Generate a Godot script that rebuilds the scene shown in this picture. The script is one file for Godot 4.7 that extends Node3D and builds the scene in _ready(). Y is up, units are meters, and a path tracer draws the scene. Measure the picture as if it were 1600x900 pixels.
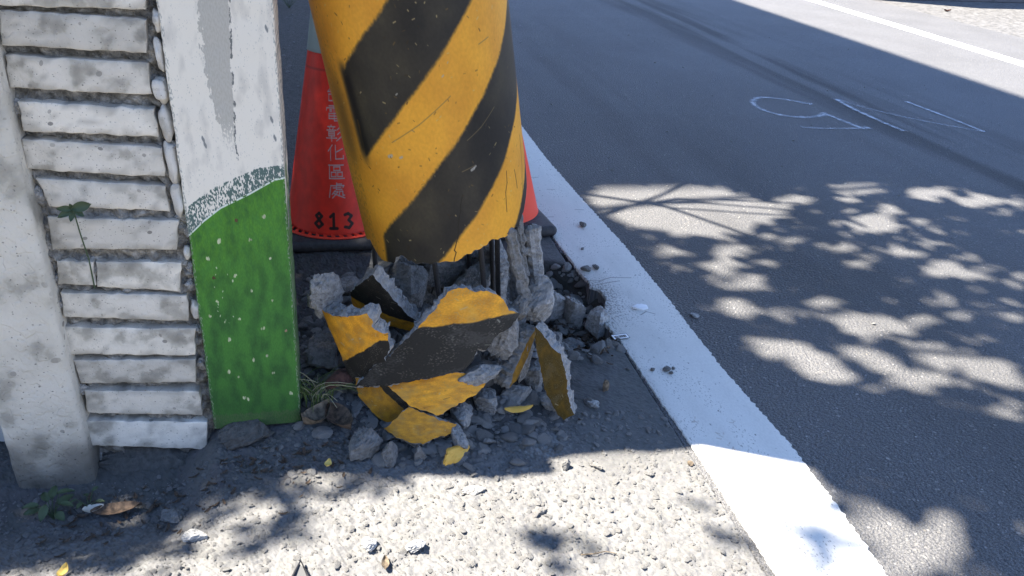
extends Node3D

var rng := RandomNumberGenerator.new()
var M := {}
var used := {}
var n_lump := FastNoiseLite.new()
var n_cell := FastNoiseLite.new()
var n_cell2 := FastNoiseLite.new()
var n_fine := FastNoiseLite.new()
var n_flake := FastNoiseLite.new()
const SUN := Vector3(0.6, -1.0, 0.12)          # the way the sunlight travels

# ------------------------------------------------------------------ helpers: names and metas
func numbered(called: String) -> String:
	if not used.has(called):
		used[called] = 0
		return called
	used[called] += 1
	return "%s_%03d" % [called, used[called]]

func tag(o: Node, label: String, category: String, group := "", kind := "") -> Node:
	if label: o.set_meta("label", label)
	if category: o.set_meta("category", category)
	if group: o.set_meta("group", group)
	if kind: o.set_meta("kind", kind)
	return o

func base(called: String, at: Vector3, label: String, category: String, group := "") -> Node3D:
	var o := Node3D.new()
	o.name = numbered(called)
	add_child(o, true)
	o.position = at
	tag(o, label, category, group)
	return o

func put(called: String, mesh: Mesh, mat: Material, parent: Node = null) -> MeshInstance3D:
	var o := MeshInstance3D.new()
	o.mesh = mesh
	if mat: o.material_override = mat
	if parent == null or parent == self:
		o.name = numbered(called)
		add_child(o, true)
	else:
		var k := 0
		var nm := called
		while parent.has_node(NodePath(nm)):
			k += 1
			nm = "%s_%03d" % [called, k]
		o.name = nm
		parent.add_child(o, true)
	return o

func struct(called: String, mesh: Mesh, mat: Material) -> MeshInstance3D:
	var o := put(called, mesh, mat)
	o.set_meta("kind", "structure")
	return o

# ------------------------------------------------------------------ helpers: meshes
func mk(v: PackedVector3Array, idx: PackedInt32Array, uv := PackedVector2Array(), col := PackedColorArray(), flat := false, center = null, uv2 := PackedVector2Array()) -> ArrayMesh:
	if center != null:
		for t in range(0, idx.size(), 3):
			var a := v[idx[t]]
			var b := v[idx[t + 1]]
			var c := v[idx[t + 2]]
			if (a - c).cross(a - b).dot((a + b + c) / 3.0 - center) < 0:
				var s := idx[t + 1]
				idx[t + 1] = idx[t + 2]
				idx[t + 2] = s
	var arr := []
	arr.resize(Mesh.ARRAY_MAX)
	var nrm := PackedVector3Array()
	if flat:
		var v2 := PackedVector3Array()
		var uvb := PackedVector2Array()
		var colb := PackedColorArray()
		var i2 := PackedInt32Array()
		for t in range(0, idx.size(), 3):
			var a := v[idx[t]]
			var b := v[idx[t + 1]]
			var c := v[idx[t + 2]]
			var n := (a - c).cross(a - b).normalized()
			for k in 3:
				v2.append(v[idx[t + k]])
				nrm.append(n)
				i2.append(t + k)
				if uv.size(): uvb.append(uv[idx[t + k]])
				if col.size(): colb.append(col[idx[t + k]])
		v = v2
		idx = i2
		uv = uvb
		col = colb
	else:
		nrm.resize(v.size())
		for t in range(0, idx.size(), 3):
			var a := v[idx[t]]
			var b := v[idx[t + 1]]
			var c := v[idx[t + 2]]
			var n := (a - c).cross(a - b)
			nrm[idx[t]] += n
			nrm[idx[t + 1]] += n
			nrm[idx[t + 2]] += n
		for i in nrm.size():
			nrm[i] = nrm[i].normalized() if nrm[i].length_squared() > 1e-20 else Vector3.UP
	arr[Mesh.ARRAY_VERTEX] = v
	arr[Mesh.ARRAY_NORMAL] = nrm
	arr[Mesh.ARRAY_INDEX] = idx
	if uv.size(): arr[Mesh.ARRAY_TEX_UV] = uv
	if uv2.size(): arr[Mesh.ARRAY_TEX_UV2] = uv2
	if col.size(): arr[Mesh.ARRAY_COLOR] = col
	var m := ArrayMesh.new()
	m.add_surface_from_arrays(Mesh.PRIMITIVE_TRIANGLES, arr)
	return m

func grid_idx(nu: int, nv: int, flip := false, off := 0) -> PackedInt32Array:
	# nu x nv vertices, row after row
	var idx := PackedInt32Array()
	for j in nv - 1:
		for i in nu - 1:
			var a := off + j * nu + i
			if flip: idx.append_array([a, a + nu, a + 1, a + 1, a + nu, a + nu + 1])
			else: idx.append_array([a, a + 1, a + nu, a + 1, a + nu + 1, a + nu])
	return idx

func nz(seed_: int, freq: float, type := FastNoiseLite.TYPE_SIMPLEX_SMOOTH, oct := 1) -> FastNoiseLite:
	var n := FastNoiseLite.new()
	n.seed = seed_
	n.frequency = freq
	n.noise_type = type
	n.fractal_type = FastNoiseLite.FRACTAL_FBM if oct > 1 else FastNoiseLite.FRACTAL_NONE
	n.fractal_octaves = oct
	return n

func tube(pts: Array, r0: float, r1: float, sides := 8, st_v = null) -> ArrayMesh:
	var v := PackedVector3Array()
	var idx := PackedInt32Array()
	var n := pts.size()
	for i in n:
		var d: Vector3 = (pts[mini(i + 1, n - 1)] - pts[maxi(i - 1, 0)]).normalized()
		var s := d.cross(Vector3(0.31, 0.2, 0.93)).normalized()
		var t := d.cross(s)
		var r := lerpf(r0, r1, float(i) / (n - 1))
		for k in sides + 1:
			var a := TAU * k / sides
			v.append(pts[i] + (s * cos(a) + t * sin(a)) * r)
	idx = grid_idx(sides + 1, n)
	var c0 := v.size()
	v.append(pts[0])
	v.append(pts[n - 1])
	for k in sides:
		idx.append_array([c0, k + 1, k, c0 + 1, (n - 1) * (sides + 1) + k, (n - 1) * (sides + 1) + k + 1])
	# orient: away from the nearest point of the axis
	for t in range(0, idx.size(), 3):
		var m := (v[idx[t]] + v[idx[t + 1]] + v[idx[t + 2]]) / 3.0
		var best: Vector3 = pts[0]
		for i in n - 1:
			var q := Geometry3D.get_closest_point_to_segment(m, pts[i], pts[i + 1])
			if q.distance_squared_to(m) < best.distance_squared_to(m): best = q
		var out := m - best
		if idx[t] == c0: out = pts[0] - pts[1]
		elif idx[t] == c0 + 1: out = pts[n - 1] - pts[n - 2]
		var nn := (v[idx[t]] - v[idx[t + 2]]).cross(v[idx[t]] - v[idx[t + 1]])
		if nn.dot(out) < 0:
			var s2 := idx[t + 1]
			idx[t + 1] = idx[t + 2]
			idx[t + 2] = s2
	return mk(v, idx)

func lathe(prof: Array, sides := 40, uv_h := 1.0, bend := 0.0) -> ArrayMesh:
	# prof: Vector2(radius, height) from the bottom up, seen from outside
	var v := PackedVector3Array()
	var uv := PackedVector2Array()
	for p in prof:
		for k in sides + 1:
			var a := -PI + TAU * k / sides
			v.append(Vector3(sin(a) * p.x - bend * p.y, p.y, cos(a) * p.x))
			uv.append(Vector2(float(k) / sides, 1.0 - p.y / uv_h))
	return mk(v, grid_idx(sides + 1, prof.size(), true), uv)

func rock(sd: int, size: Vector3, planes := 12, rough := 0.05, fine := 1) -> ArrayMesh:
	# a broken lump: a ball cut by planes, then roughened
	var r := RandomNumberGenerator.new()
	r.seed = sd
	var nn := []
	for i in planes:
		var n := Vector3(r.randfn(), r.randfn(), r.randfn()).normalized()
		nn.append([n, r.randf_range(0.55, 0.95)])
	var s := SphereMesh.new()
	s.radius = 1.0
	s.height = 2.0
	s.radial_segments = 14 * fine
	s.rings = 8 * fine
	var arr := s.get_mesh_arrays()
	var v: PackedVector3Array = arr[Mesh.ARRAY_VERTEX]
	var noise := nz(sd, 1.7, FastNoiseLite.TYPE_SIMPLEX, 3)
	for i in v.size():
		var d := v[i].normalized()
		var rad := 1.2
		for p in nn:
			var c: float = p[0].dot(d)
			if c > 0.05: rad = minf(rad, p[1] / c)
		rad *= 1.0 + noise.get_noise_3dv(d * 1.3) * rough * 3.0
		v[i] = d * rad * size
	return mk(v, arr[Mesh.ARRAY_INDEX], PackedVector2Array(), PackedColorArray(), true, Vector3.ZERO)

func ball(size: Vector3, sd: int, amp: float) -> ArrayMesh:
	var s := SphereMesh.new()
	s.radius = 1.0
	s.height = 2.0
	s.radial_segments = 20
	s.rings = 12
	var arr := s.get_mesh_arrays()
	var v: PackedVector3Array = arr[Mesh.ARRAY_VERTEX]
	var noise := nz(sd, 0.9)
	for i in v.size():
		var d := v[i].normalized()
		var q := Vector3(signf(d.x) * pow(absf(d.x), 0.8), signf(d.y) * pow(absf(d.y), 0.85), d.z)
		v[i] = q * (1.0 + noise.get_noise_3dv(d) * amp) * size
	return mk(v, arr[Mesh.ARRAY_INDEX], PackedVector2Array(), PackedColorArray(), false, Vector3.ZERO)

func box_round(size: Vector3, r: float, n := 3) -> ArrayMesh:
	# a box with rounded edges, centre at the origin
	var v := PackedVector3Array()
	var idx := PackedInt32Array()
	var h := size / 2.0
	var cuts := []
	for k in n + 1: cuts.append(float(k) / n)
	var axes := [[0, 1, 2], [1, 2, 0], [2, 0, 1]]
	for ax in axes:
		for sgn in [-1.0, 1.0]:
			var line := []
			var lu := []
			var lv := []
			for which in 2:
				var hh: float = h[ax[which]]
				var l := []
				for k in n + 1: l.append(-hh + r * cuts[k])
				for k in n + 1: l.append(hh - r + r * cuts[k])
				if which == 0: lu = l
				else: lv = l
			var off := v.size()
			for b in lv:
				for a in lu:
					var p := Vector3.ZERO
					p[ax[0]] = a
					p[ax[1]] = b
					p[ax[2]] = sgn * h[ax[2]]
					var q := p.clamp(-h + Vector3.ONE * r, h - Vector3.ONE * r)
					v.append(q + (p - q).normalized() * r)
			idx.append_array(grid_idx(lu.size(), lv.size(), false, off))
	return mk(v, idx, PackedVector2Array(), PackedColorArray(), false, Vector3.ZERO)

func leaf(length: float, width: float, curl: float, fold := 0.25, sd := 1) -> ArrayMesh:
	# lies along +x, its face up
	var v := PackedVector3Array()
	var r := RandomNumberGenerator.new()
	r.seed = sd
	var n := 12
	for i in n + 1:
		var t := float(i) / n
		var w := width * 0.5 * pow(sin(PI * pow(t, 0.8)), 0.8) + 0.0004
		var wav := r.randf_range(-0.04, 0.04) * width
		for k in 5:
			var s := (k - 2) / 2.0
			v.append(Vector3((t - 0.5) * length, curl * length * (4.0 * (t - 0.5) * (t - 0.5)) + fold * width * s * s + wav * s, s * w))
	return mk(v, grid_idx(5, n + 1, true))

func ss(a: float, b: float, x: float) -> float:
	var t := clampf((x - a) / (b - a), 0.0, 1.0)
	return t * t * (3.0 - 2.0 * t)

func line_at(tab: Array, z: float) -> float:
	# tab: Vector2(x, z) with z falling
	for i in tab.size() - 1:
		if z <= tab[i].y and z >= tab[i + 1].y:
			return lerpf(tab[i].x, tab[i + 1].x, (z - tab[i].y) / (tab[i + 1].y - tab[i].y))
	return tab[0].x if z > tab[0].y else tab[tab.size() - 1].x

func interp(tab: Array, x: float) -> float:
	# tab: Vector2(x, y) with x rising
	if x <= tab[0].x: return tab[0].y
	for i in tab.size() - 1:
		if x <= tab[i + 1].x:
			return lerpf(tab[i].y, tab[i + 1].y, (x - tab[i].x) / (tab[i + 1].x - tab[i].x))
	return tab[tab.size() - 1].y

# ------------------------------------------------------------------ helpers: textures and materials
func noise_img(size: int, freq: float, sd: int, type := FastNoiseLite.TYPE_SIMPLEX_SMOOTH, oct := 4, cell := -1) -> Image:
	var n := nz(sd, freq, type, oct)
	if cell >= 0: n.cellular_return_type = cell
	return n.get_seamless_image(size, size)

func lut_img(src: Image, stops: Array) -> Image:
	# stops: [value 0..1, Color (as seen, sRGB)] rising
	var lut := PackedByteArray()
	lut.resize(768)
	for i in 256:
		var x := i / 255.0
		var c: Color = stops[0][1]
		for k in stops.size() - 1:
			if x >= stops[k][0]:
				c = stops[k][1].lerp(stops[k + 1][1], clampf((x - stops[k][0]) / (stops[k + 1][0] - stops[k][0]), 0, 1))
		lut[i * 3] = int(c.r * 255)
		lut[i * 3 + 1] = int(c.g * 255)
		lut[i * 3 + 2] = int(c.b * 255)
	src.convert(Image.FORMAT_L8)
	var d := src.get_data()
	var o := PackedByteArray()
	o.resize(d.size() * 3)
	for i in d.size():
		var k := d[i] * 3
		var j := i * 3
		o[j] = lut[k]
		o[j + 1] = lut[k + 1]
		o[j + 2] = lut[k + 2]
	return Image.create_from_data(src.get_width(), src.get_height(), false, Image.FORMAT_RGB8, o)

func speckle(im: Image, n: int, r0: float, r1: float, cols: Array, sd: int) -> void:
	var r := RandomNumberGenerator.new()
	r.seed = sd
	var w := im.get_width()
	var h := im.get_height()
	for i in n:
		var cx := r.randi_range(0, w - 1)
		var cy := r.randi_range(0, h - 1)
		var rad := r.randf_range(r0, r1) * r.randf_range(0.6, 1.0)
		var el := r.randf_range(0.5, 1.0)
		var ang := r.randf() * PI
		var c: Color = cols[r.randi() % cols.size()]
		var a := r.randf_range(0.4, 1.0)
		var k := int(ceil(rad))
		for y in range(-k, k + 1):
			for x in range(-k, k + 1):
				var u := (x * cos(ang) + y * sin(ang)) / rad
				var v := (y * cos(ang) - x * sin(ang)) / (rad * el)
				if u * u + v * v <= 1.0:
					var px := posmod(cx + x, w)
					var py := posmod(cy + y, h)
					im.set_pixel(px, py, im.get_pixel(px, py).lerp(c, a))

func stroke(im: Image, a: Vector2, b: Vector2, w: float, c: Color, soft := 1.0) -> void:
	var lo := Vector2i((a.min(b) - Vector2.ONE * (w + soft)).floor()).clamp(Vector2i.ZERO, im.get_size() - Vector2i.ONE)
	var hi := Vector2i((a.max(b) + Vector2.ONE * (w + soft)).ceil()).clamp(Vector2i.ZERO, im.get_size() - Vector2i.ONE)
	for y in range(lo.y, hi.y + 1):
		for x in range(lo.x, hi.x + 1):
			var p := Vector2(x, y)
			var d := p.distance_to(Geometry2D.get_closest_point_to_segment(p, a, b))
			var t := clampf((w - d) / soft + 0.5, 0, 1)
			if t > 0: im.set_pixel(x, y, im.get_pixel(x, y).lerp(c, t * c.a))

func mat(col: Color, rough := 0.9, spec := 0.5) -> StandardMaterial3D:
	var m := StandardMaterial3D.new()
	m.albedo_color = col.linear_to_srgb()
	m.roughness = rough
	m.metallic_specular = spec
	return m

func tri_mat(col: Color, tex: Texture2D, scale: float, bump: Texture2D, bump_cm: float, rough := 0.92, world := true, flip := true) -> StandardMaterial3D:
	var m := mat(col, rough)
	m.albedo_texture = tex
	m.uv1_triplanar = true
	m.uv1_world_triplanar = world
	m.uv1_scale = Vector3.ONE * scale
	if bump:
		m.heightmap_enabled = true
		m.heightmap_texture = bump
		m.heightmap_scale = bump_cm
		m.heightmap_flip_texture = flip
	return m

func itex(im: Image) -> ImageTexture:
	return ImageTexture.create_from_image(im)

func g(x: float) -> Color:
	return Color(x, x, x)

func make_materials() -> void:
	# broken concrete and gravel
	var conc := lut_img(noise_img(1024, 0.012, 3, FastNoiseLite.TYPE_SIMPLEX_SMOOTH, 6), [[0.15, g(0.70)], [0.45, g(0.86)], [0.6, g(0.93)], [0.85, g(1.0)]])
	speckle(conc, 9000, 1.0, 3.5, [g(0.62), g(0.75), Color(1, 1, 0.98), Color(0.8, 0.78, 0.74)], 5)
	speckle(conc, 700, 6.0, 22.0, [g(0.62), g(0.72), g(0.98), Color(0.84, 0.82, 0.78)], 4)
	var t_conc := itex(conc)
	var grain := lut_img(noise_img(1024, 0.02, 13, FastNoiseLite.TYPE_SIMPLEX_SMOOTH, 5), [[0.15, g(0.86)], [0.5, g(0.94)], [0.85, g(1.0)]])
	speckle(grain, 5000, 1.0, 4.0, [g(0.80), g(0.87), g(1.0), Color(0.9, 0.88, 0.85)], 14)
	var hb := noise_img(1024, 0.035, 8, FastNoiseLite.TYPE_SIMPLEX, 5)
	var t_hb := itex(hb)
	var hc := noise_img(1024, 0.05, 9, FastNoiseLite.TYPE_CELLULAR, 2, FastNoiseLite.RETURN_DISTANCE)
	var t_hc := itex(hc)
	var t_hf := itex(noise_img(1024, 0.045, 10, FastNoiseLite.TYPE_CELLULAR, 3, FastNoiseLite.RETURN_CELL_VALUE))
	M.shoulder = tri_mat(Color.WHITE, itex(grain), 3.1, t_hf, 0.11, 0.95)
	M.shoulder.vertex_color_use_as_albedo = true
	M.concrete = tri_mat(Color(0.33, 0.325, 0.315), t_conc, 5.3, t_hc, 0.22, 0.95, false)
	M.concrete_dark = tri_mat(Color(0.20, 0.197, 0.19), t_conc, 5.3, t_hc, 0.2, 0.95, false)
	M.concrete_pale = tri_mat(Color(0.45, 0.45, 0.44), t_conc, 6.1, t_hc, 0.2, 0.95, false)
	M.footing = tri_mat(Color(0.10, 0.098, 0.092), t_conc, 5.3, t_hc, 0.2, 0.95, false)
	M.chip = tri_mat(Color(0.225, 0.222, 0.216), t_conc, 6.1, t_hc, 0.12, 0.95, false)
	M.soil = tri_mat(Color(0.05, 0.044, 0.038), t_conc, 6.0, t_hc, 0.3, 1.0, false)
	M.earth = tri_mat(Color(0.075, 0.07, 0.066), t_conc, 2.0, t_hb, 0.6, 1.0)
	M.mortar = tri_mat(Color(0.43, 0.415, 0.385), t_conc, 7.0, t_hc, 0.3, 0.95)
	M.far_ground = tri_mat(Color(0.145, 0.142, 0.138), t_conc, 0.8, t_hb, 0.5, 0.95)
	# old white paint, mottled by dirt
	var grime := lut_img(noise_img(1024, 0.0045, 21, FastNoiseLite.TYPE_SIMPLEX_SMOOTH, 6), [[0.08, Color(0.70, 0.70, 0.69)], [0.26, Color(0.81, 0.81, 0.80)], [0.30, Color(0.88, 0.88, 0.87)], [0.36, Color(0.94, 0.94, 0.935)], [0.55, Color(0.985, 0.985, 0.98)], [0.9, Color(1, 1, 1)]])
	speckle(grime, 2600, 0.8, 3.2, [g(0.5), g(0.62), g(0.7)], 6)
	speckle(grime, 45, 5.0, 14.0, [g(0.62), g(0.74)], 7)
	var t_grime := itex(grime)
	M.paint = []
	for c in [Color(0.71, 0.66, 0.575), Color(0.64, 0.595, 0.52), Color(0.55, 0.513, 0.45), Color(0.72, 0.69, 0.63)]:
		var m := tri_mat(c, t_grime, 2.3, t_hf, 0.10, 0.75)
		m.vertex_color_use_as_albedo = true
		m.uv1_offset = Vector3(0.37, 0.71, 0.13) * M.paint.size()
		M.paint.append(m)
	M.post = tri_mat(Color(0.60, 0.56, 0.49), t_grime, 1.5, t_hf, 0.22, 0.8)
	M.post.vertex_color_use_as_albedo = true
	M.pebble = tri_mat(Color(0.60, 0.56, 0.495), t_grime, 3.0, t_hb, 0.06, 0.7)
	# asphalt
	var asp := lut_img(noise_img(2048, 0.16, 31, FastNoiseLite.TYPE_SIMPLEX, 3), [[0.2, g(0.27)], [0.45, g(0.35)], [0.6, g(0.38)], [0.85, g(0.46)]])
	speckle(asp, 26000, 1.0, 3.0, [Color(0.46, 0.455, 0.44), Color(0.40, 0.40, 0.40), Color(0.29, 0.29, 0.3), Color(0.25, 0.25, 0.26)], 11)
	speckle(asp, 2600, 3.0, 7.5, [Color(0.50, 0.49, 0.47), Color(0.27, 0.27, 0.28), Color(0.45, 0.44, 0.43), Color(0.55, 0.54, 0.52)], 19)
	speckle(asp, 3200, 1.5, 4.5, [Color(0.56, 0.55, 0.53), Color(0.62, 0.61, 0.6), Color(0.2, 0.2, 0.21), Color(0.48, 0.46, 0.42)], 12)
	var ha := noise_img(2048, 0.06, 33, FastNoiseLite.TYPE_SIMPLEX, 3)
	M.asphalt = mat(Color.WHITE, 0.88, 0.5)
	M.asphalt.albedo_texture = itex(asp)
	M.asphalt.heightmap_enabled = true
	M.asphalt.heightmap_texture = itex(ha)
	M.asphalt.heightmap_scale = 0.42
	M.asphalt.detail_enabled = true
	M.asphalt.detail_blend_mode = BaseMaterial3D.BLEND_MODE_MUL
	M.asphalt.detail_uv_layer = BaseMaterial3D.DETAIL_UV_2
	M.asphalt.detail_albedo = itex(stain_image())
	# thick road paint
	var rp := lut_img(noise_img(1024, 0.02, 41, FastNoiseLite.TYPE_SIMPLEX, 5), [[0.1, g(0.93)], [0.4, g(0.975)], [0.8, g(1.0)]])
	speckle(rp, 500, 1.0, 4.5, [g(0.62), g(0.75), g(0.45)], 13)
	M.road_paint = tri_mat(Color(0.80, 0.81, 0.82), itex(rp), 1.1, t_hb, 0.05, 0.75)
	M.edge_paint = mat(Color(0.80, 0.795, 0.775), 0.75)
	M.edge_paint.albedo_texture = itex(edge_paint_image())
	M.edge_paint.texture_repeat = true
	M.spray = mat(Color(0.62, 0.64, 0.68), 0.8)
	M.spray.vertex_color_use_as_albedo = true
	M.spray.transparency = BaseMaterial3D.TRANSPARENCY_ALPHA
	M.steel = tri_mat(Color(0.055, 0.05, 0.048), t_conc, 20.0, t_hb, 0.05, 0.7, false)
	M.rubber = tri_mat(Color(0.045, 0.045, 0.048), t_conc, 3.0, t_hb, 0.03, 0.7, false)
	M.red = mat(Color(0.80, 0.05, 0.02), 0.6)
	M.collar = mat(Color(0.27, 0.33, 0.30), 0.55)
	var t_grime2 := itex(lut_img(noise_img(256, 0.03, 55, FastNoiseLite.TYPE_SIMPLEX, 5), [[0.2, g(0.5)], [0.5, g(0.82)], [0.8, g(1.0)]]))
	M.grass = mat(Color(0.10, 0.14, 0.035), 0.8)
	M.grass_dry = mat(Color(0.42, 0.38, 0.24), 0.9)
	M.weed = mat(Color(0.045, 0.07, 0.03), 0.7)
	M.leaf_brown = tri_mat(Color(0.15, 0.10, 0.065), t_grime2, 9.0, t_hb, 0.08, 0.85, false)
	M.leaf_red = tri_mat(Color(0.12, 0.05, 0.035), t_grime2, 9.0, t_hb, 0.08, 0.85, false)
	M.leaf_pale = tri_mat(Color(0.22, 0.17, 0.115), t_grime2, 9.0, t_hb, 0.08, 0.85, false)
	M.leaf_yellow = mat(Color(0.65, 0.48, 0.13), 0.7)
	M.bark = tri_mat(Color(0.13, 0.10, 0.075), t_conc, 4.0, t_hb, 0.6, 0.95, false)
	M.canopy = mat(Color(0.06, 0.11, 0.03), 0.6)
	M.canopy.backlight_enabled = true
	M.canopy.backlight = Color(0.08, 0.16, 0.03)
	M.plaster = tri_mat(Color(0.55, 0.54, 0.51), t_grime, 1.4, null, 0.0, 0.9)
	M.yellow_flake = mat(Color(0.62, 0.36, 0.06), 0.7)
	M.dark = mat(Color(0.03, 0.03, 0.032), 0.6)
	M.far_wall = tri_mat(Color(0.10, 0.10, 0.105), t_grime, 0.7, null, 0.0, 0.9)  # dark grey puts the shade on this wall into its colour

func stain_image() -> Image:
	# wear of the road: darker wheel tracks and smears, over x 0.7..6.7, z 0.4..-11.6 (12 m)
	var w := 512
	var h := 1024
	var big := nz(51, 0.012, FastNoiseLite.TYPE_SIMPLEX_SMOOTH, 4).get_image(w, h)
	var streak := nz(52, 0.01, FastNoiseLite.TYPE_SIMPLEX_SMOOTH, 4)
	var im := Image.create(w, h, false, Image.FORMAT_RGB8)
	for y in h:
		for x in w:
			var wx := 0.7 + 6.0 * x / w
			var wz := 0.4 - 12.0 * y / h
			var k := 0.90 + 0.10 * big.get_pixel(x, y).r
			var s := streak.get_noise_2d(x * 4.0, y * 0.35)
			var track := exp(-pow((wx - 3.05) / 0.38, 2.0)) * 0.8 + exp(-pow((wx - 1.5) / 0.3, 2.0)) * 0.25
			k *= 1.0 - clampf((s + 0.22) * 0.75, 0.0, 0.42) * track
			im.set_pixel(x, y, Color(k, k, k * 1.01).clamp())
	return im

# ------------------------------------------------------------------ the ground
func gh(x: float, z: float) -> float:
	var y := 0.0
	y -= 0.055 * ss(-0.2, -0.3, x) * ss(-0.95, -1.14, z)
	y -= 0.03 * ss(-0.05, -0.25, x) * ss(-1.3, -1.1, z) * ss(-0.9, -1.05, z)
	y += 0.045 * exp(-(pow((x + 0.02) / 0.10, 2) + pow((z + 1.36) / 0.12, 2)))
	var pit := ss(0.0, 0.5, 1.0 - pow((x - 0.615) / 0.15, 2) - pow((z + 1.70) / 0.25, 2))
	y -= 0.05 * pit
	var near_stump := exp(-pow(maxf(0.0, Vector2(x - 0.25, z + 1.42).length() - 0.2) / 0.09, 2))
	y += 0.012 * near_stump
	y += 0.03 * ss(0.24, 0.05, Vector2(x - 0.25, z + 1.42).length())
	var rough := 1.0 - 0.72 * ss(0.38, 0.54, x) * ss(-0.95, -1.1, z) * (1.0 - pit)
	rough *= 1.0 - 0.5 * ss(-2.0, -2.3, z)
	y += rough * 0.0048 * n_lump.get_noise_2d(x, z)
	var wx := x + 0.006 * n_fine.get_noise_2d(x * 0.5, z * 0.5)
	var wz := z + 0.006 * n_fine.get_noise_2d(x * 0.5 + 9.0, z * 0.5)
	y += rough * 0.0014 * n_cell.get_noise_2d(wx, wz)
	y += rough * 0.0005 * n_cell2.get_noise_2d(wx, wz)
	y += rough * 0.0019 * n_flake.get_noise_2d(wx * 1.0 + wz * 0.25, wz * 1.7)
	y += rough * 0.0012 * n_fine.get_noise_2d(x, z)
	y += (near_stump * 0.6 + pit) * 0.012 * n_cell.get_noise_2d(z * 0.6, x * 0.6)
	y = lerpf(-0.0035, y, ss(-0.915, -0.74, x))
	if x > 0.70: y -= 0.03 * ss(0.70, 0.715, x) * (1.0 - ss(-1.52, -1.6, z) * ss(-1.92, -1.84, z))
	return y

func spoil_and_shade(x: float, z: float) -> float:
	# where dark earth and crushed concrete lie over the old concrete, plus painted shade
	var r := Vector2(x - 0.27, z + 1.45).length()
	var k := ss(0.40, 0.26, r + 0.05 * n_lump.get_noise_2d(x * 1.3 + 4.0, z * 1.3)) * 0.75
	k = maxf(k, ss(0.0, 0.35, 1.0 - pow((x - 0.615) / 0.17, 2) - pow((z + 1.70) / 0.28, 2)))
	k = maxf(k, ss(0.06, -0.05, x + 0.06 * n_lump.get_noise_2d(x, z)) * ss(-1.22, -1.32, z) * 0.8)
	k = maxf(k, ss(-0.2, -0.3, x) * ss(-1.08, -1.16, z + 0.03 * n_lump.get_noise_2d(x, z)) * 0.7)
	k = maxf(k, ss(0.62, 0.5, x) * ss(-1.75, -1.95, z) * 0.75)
	k = maxf(k, 0.5 * ss(0.18, -0.05, x + 0.1 * n_lump.get_noise_2d(x * 0.7, z * 0.7)) * ss(-1.04, -1.12, z + 0.04 * n_lump.get_noise_2d(x + 2.0, z)))  # shade before wall and pillar, put into the ground colour
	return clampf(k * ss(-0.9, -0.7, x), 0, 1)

func build_ground() -> void:
	var xs := PackedFloat32Array()
	var zs := PackedFloat32Array()
	var x := -0.92
	while x < 0.775:
		xs.append(x)
		x += 0.0026
	var z := -0.42
	while z > -2.75:
		zs.append(z)
		z -= lerpf(0.0023, 0.0056, ss(-1.0, -2.2, z))
	var v := PackedVector3Array()
	var col := PackedColorArray()
	var tone := nz(61, 3.0, FastNoiseLite.TYPE_SIMPLEX_SMOOTH, 3)
	for zz in zs:
		for xx in xs:
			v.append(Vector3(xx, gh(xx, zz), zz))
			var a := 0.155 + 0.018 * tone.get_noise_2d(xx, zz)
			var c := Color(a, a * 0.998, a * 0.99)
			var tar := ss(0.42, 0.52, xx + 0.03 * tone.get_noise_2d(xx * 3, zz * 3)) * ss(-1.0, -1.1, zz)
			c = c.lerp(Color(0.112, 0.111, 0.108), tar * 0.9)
			c = c.lerp(Color(0.042, 0.040, 0.038), spoil_and_shade(xx, zz))
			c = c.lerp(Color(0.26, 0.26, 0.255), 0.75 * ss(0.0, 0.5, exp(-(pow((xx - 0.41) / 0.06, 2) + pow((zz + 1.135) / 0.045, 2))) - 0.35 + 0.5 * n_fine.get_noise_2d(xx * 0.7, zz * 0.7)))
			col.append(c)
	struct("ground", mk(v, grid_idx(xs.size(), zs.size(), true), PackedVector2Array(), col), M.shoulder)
	# the same ground goes on round that patch
	var v2 := PackedVector3Array()
	var i2 := PackedInt32Array()
	for q in [[-120.0, -0.915, -140.0, 60.0], [-0.915, 0.72, -0.425, 60.0], [-0.915, 0.72, -140.0, -2.74]]:
		var o := v2.size()
		v2.append_array([Vector3(q[0], -0.004, q[2]), Vector3(q[1], -0.004, q[2]), Vector3(q[0], -0.004, q[3]), Vector3(q[1], -0.004, q[3])])
		i2.append_array([o, o + 1, o + 2, o + 1, o + 3, o + 2])
	struct("ground", mk(v2, i2), M.far_ground)
	v2 = PackedVector3Array()
	i2 = PackedInt32Array()
	for q in [[-120.0, -0.9, -140.0, -1.45], [-0.915, 0.72, -140.0, -2.70]]:
		var o := v2.size()
		v2.append_array([Vector3(q[0], 0.0, q[2]), Vector3(q[1], 0.0, q[2]), Vector3(q[0], 0.0, q[3]), Vector3(q[1], 0.0, q[3])])
		i2.append_array([o, o + 1, o + 2, o + 1, o + 3, o + 2])
	struct("bare_earth", mk(v2, i2), M.earth)

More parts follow.
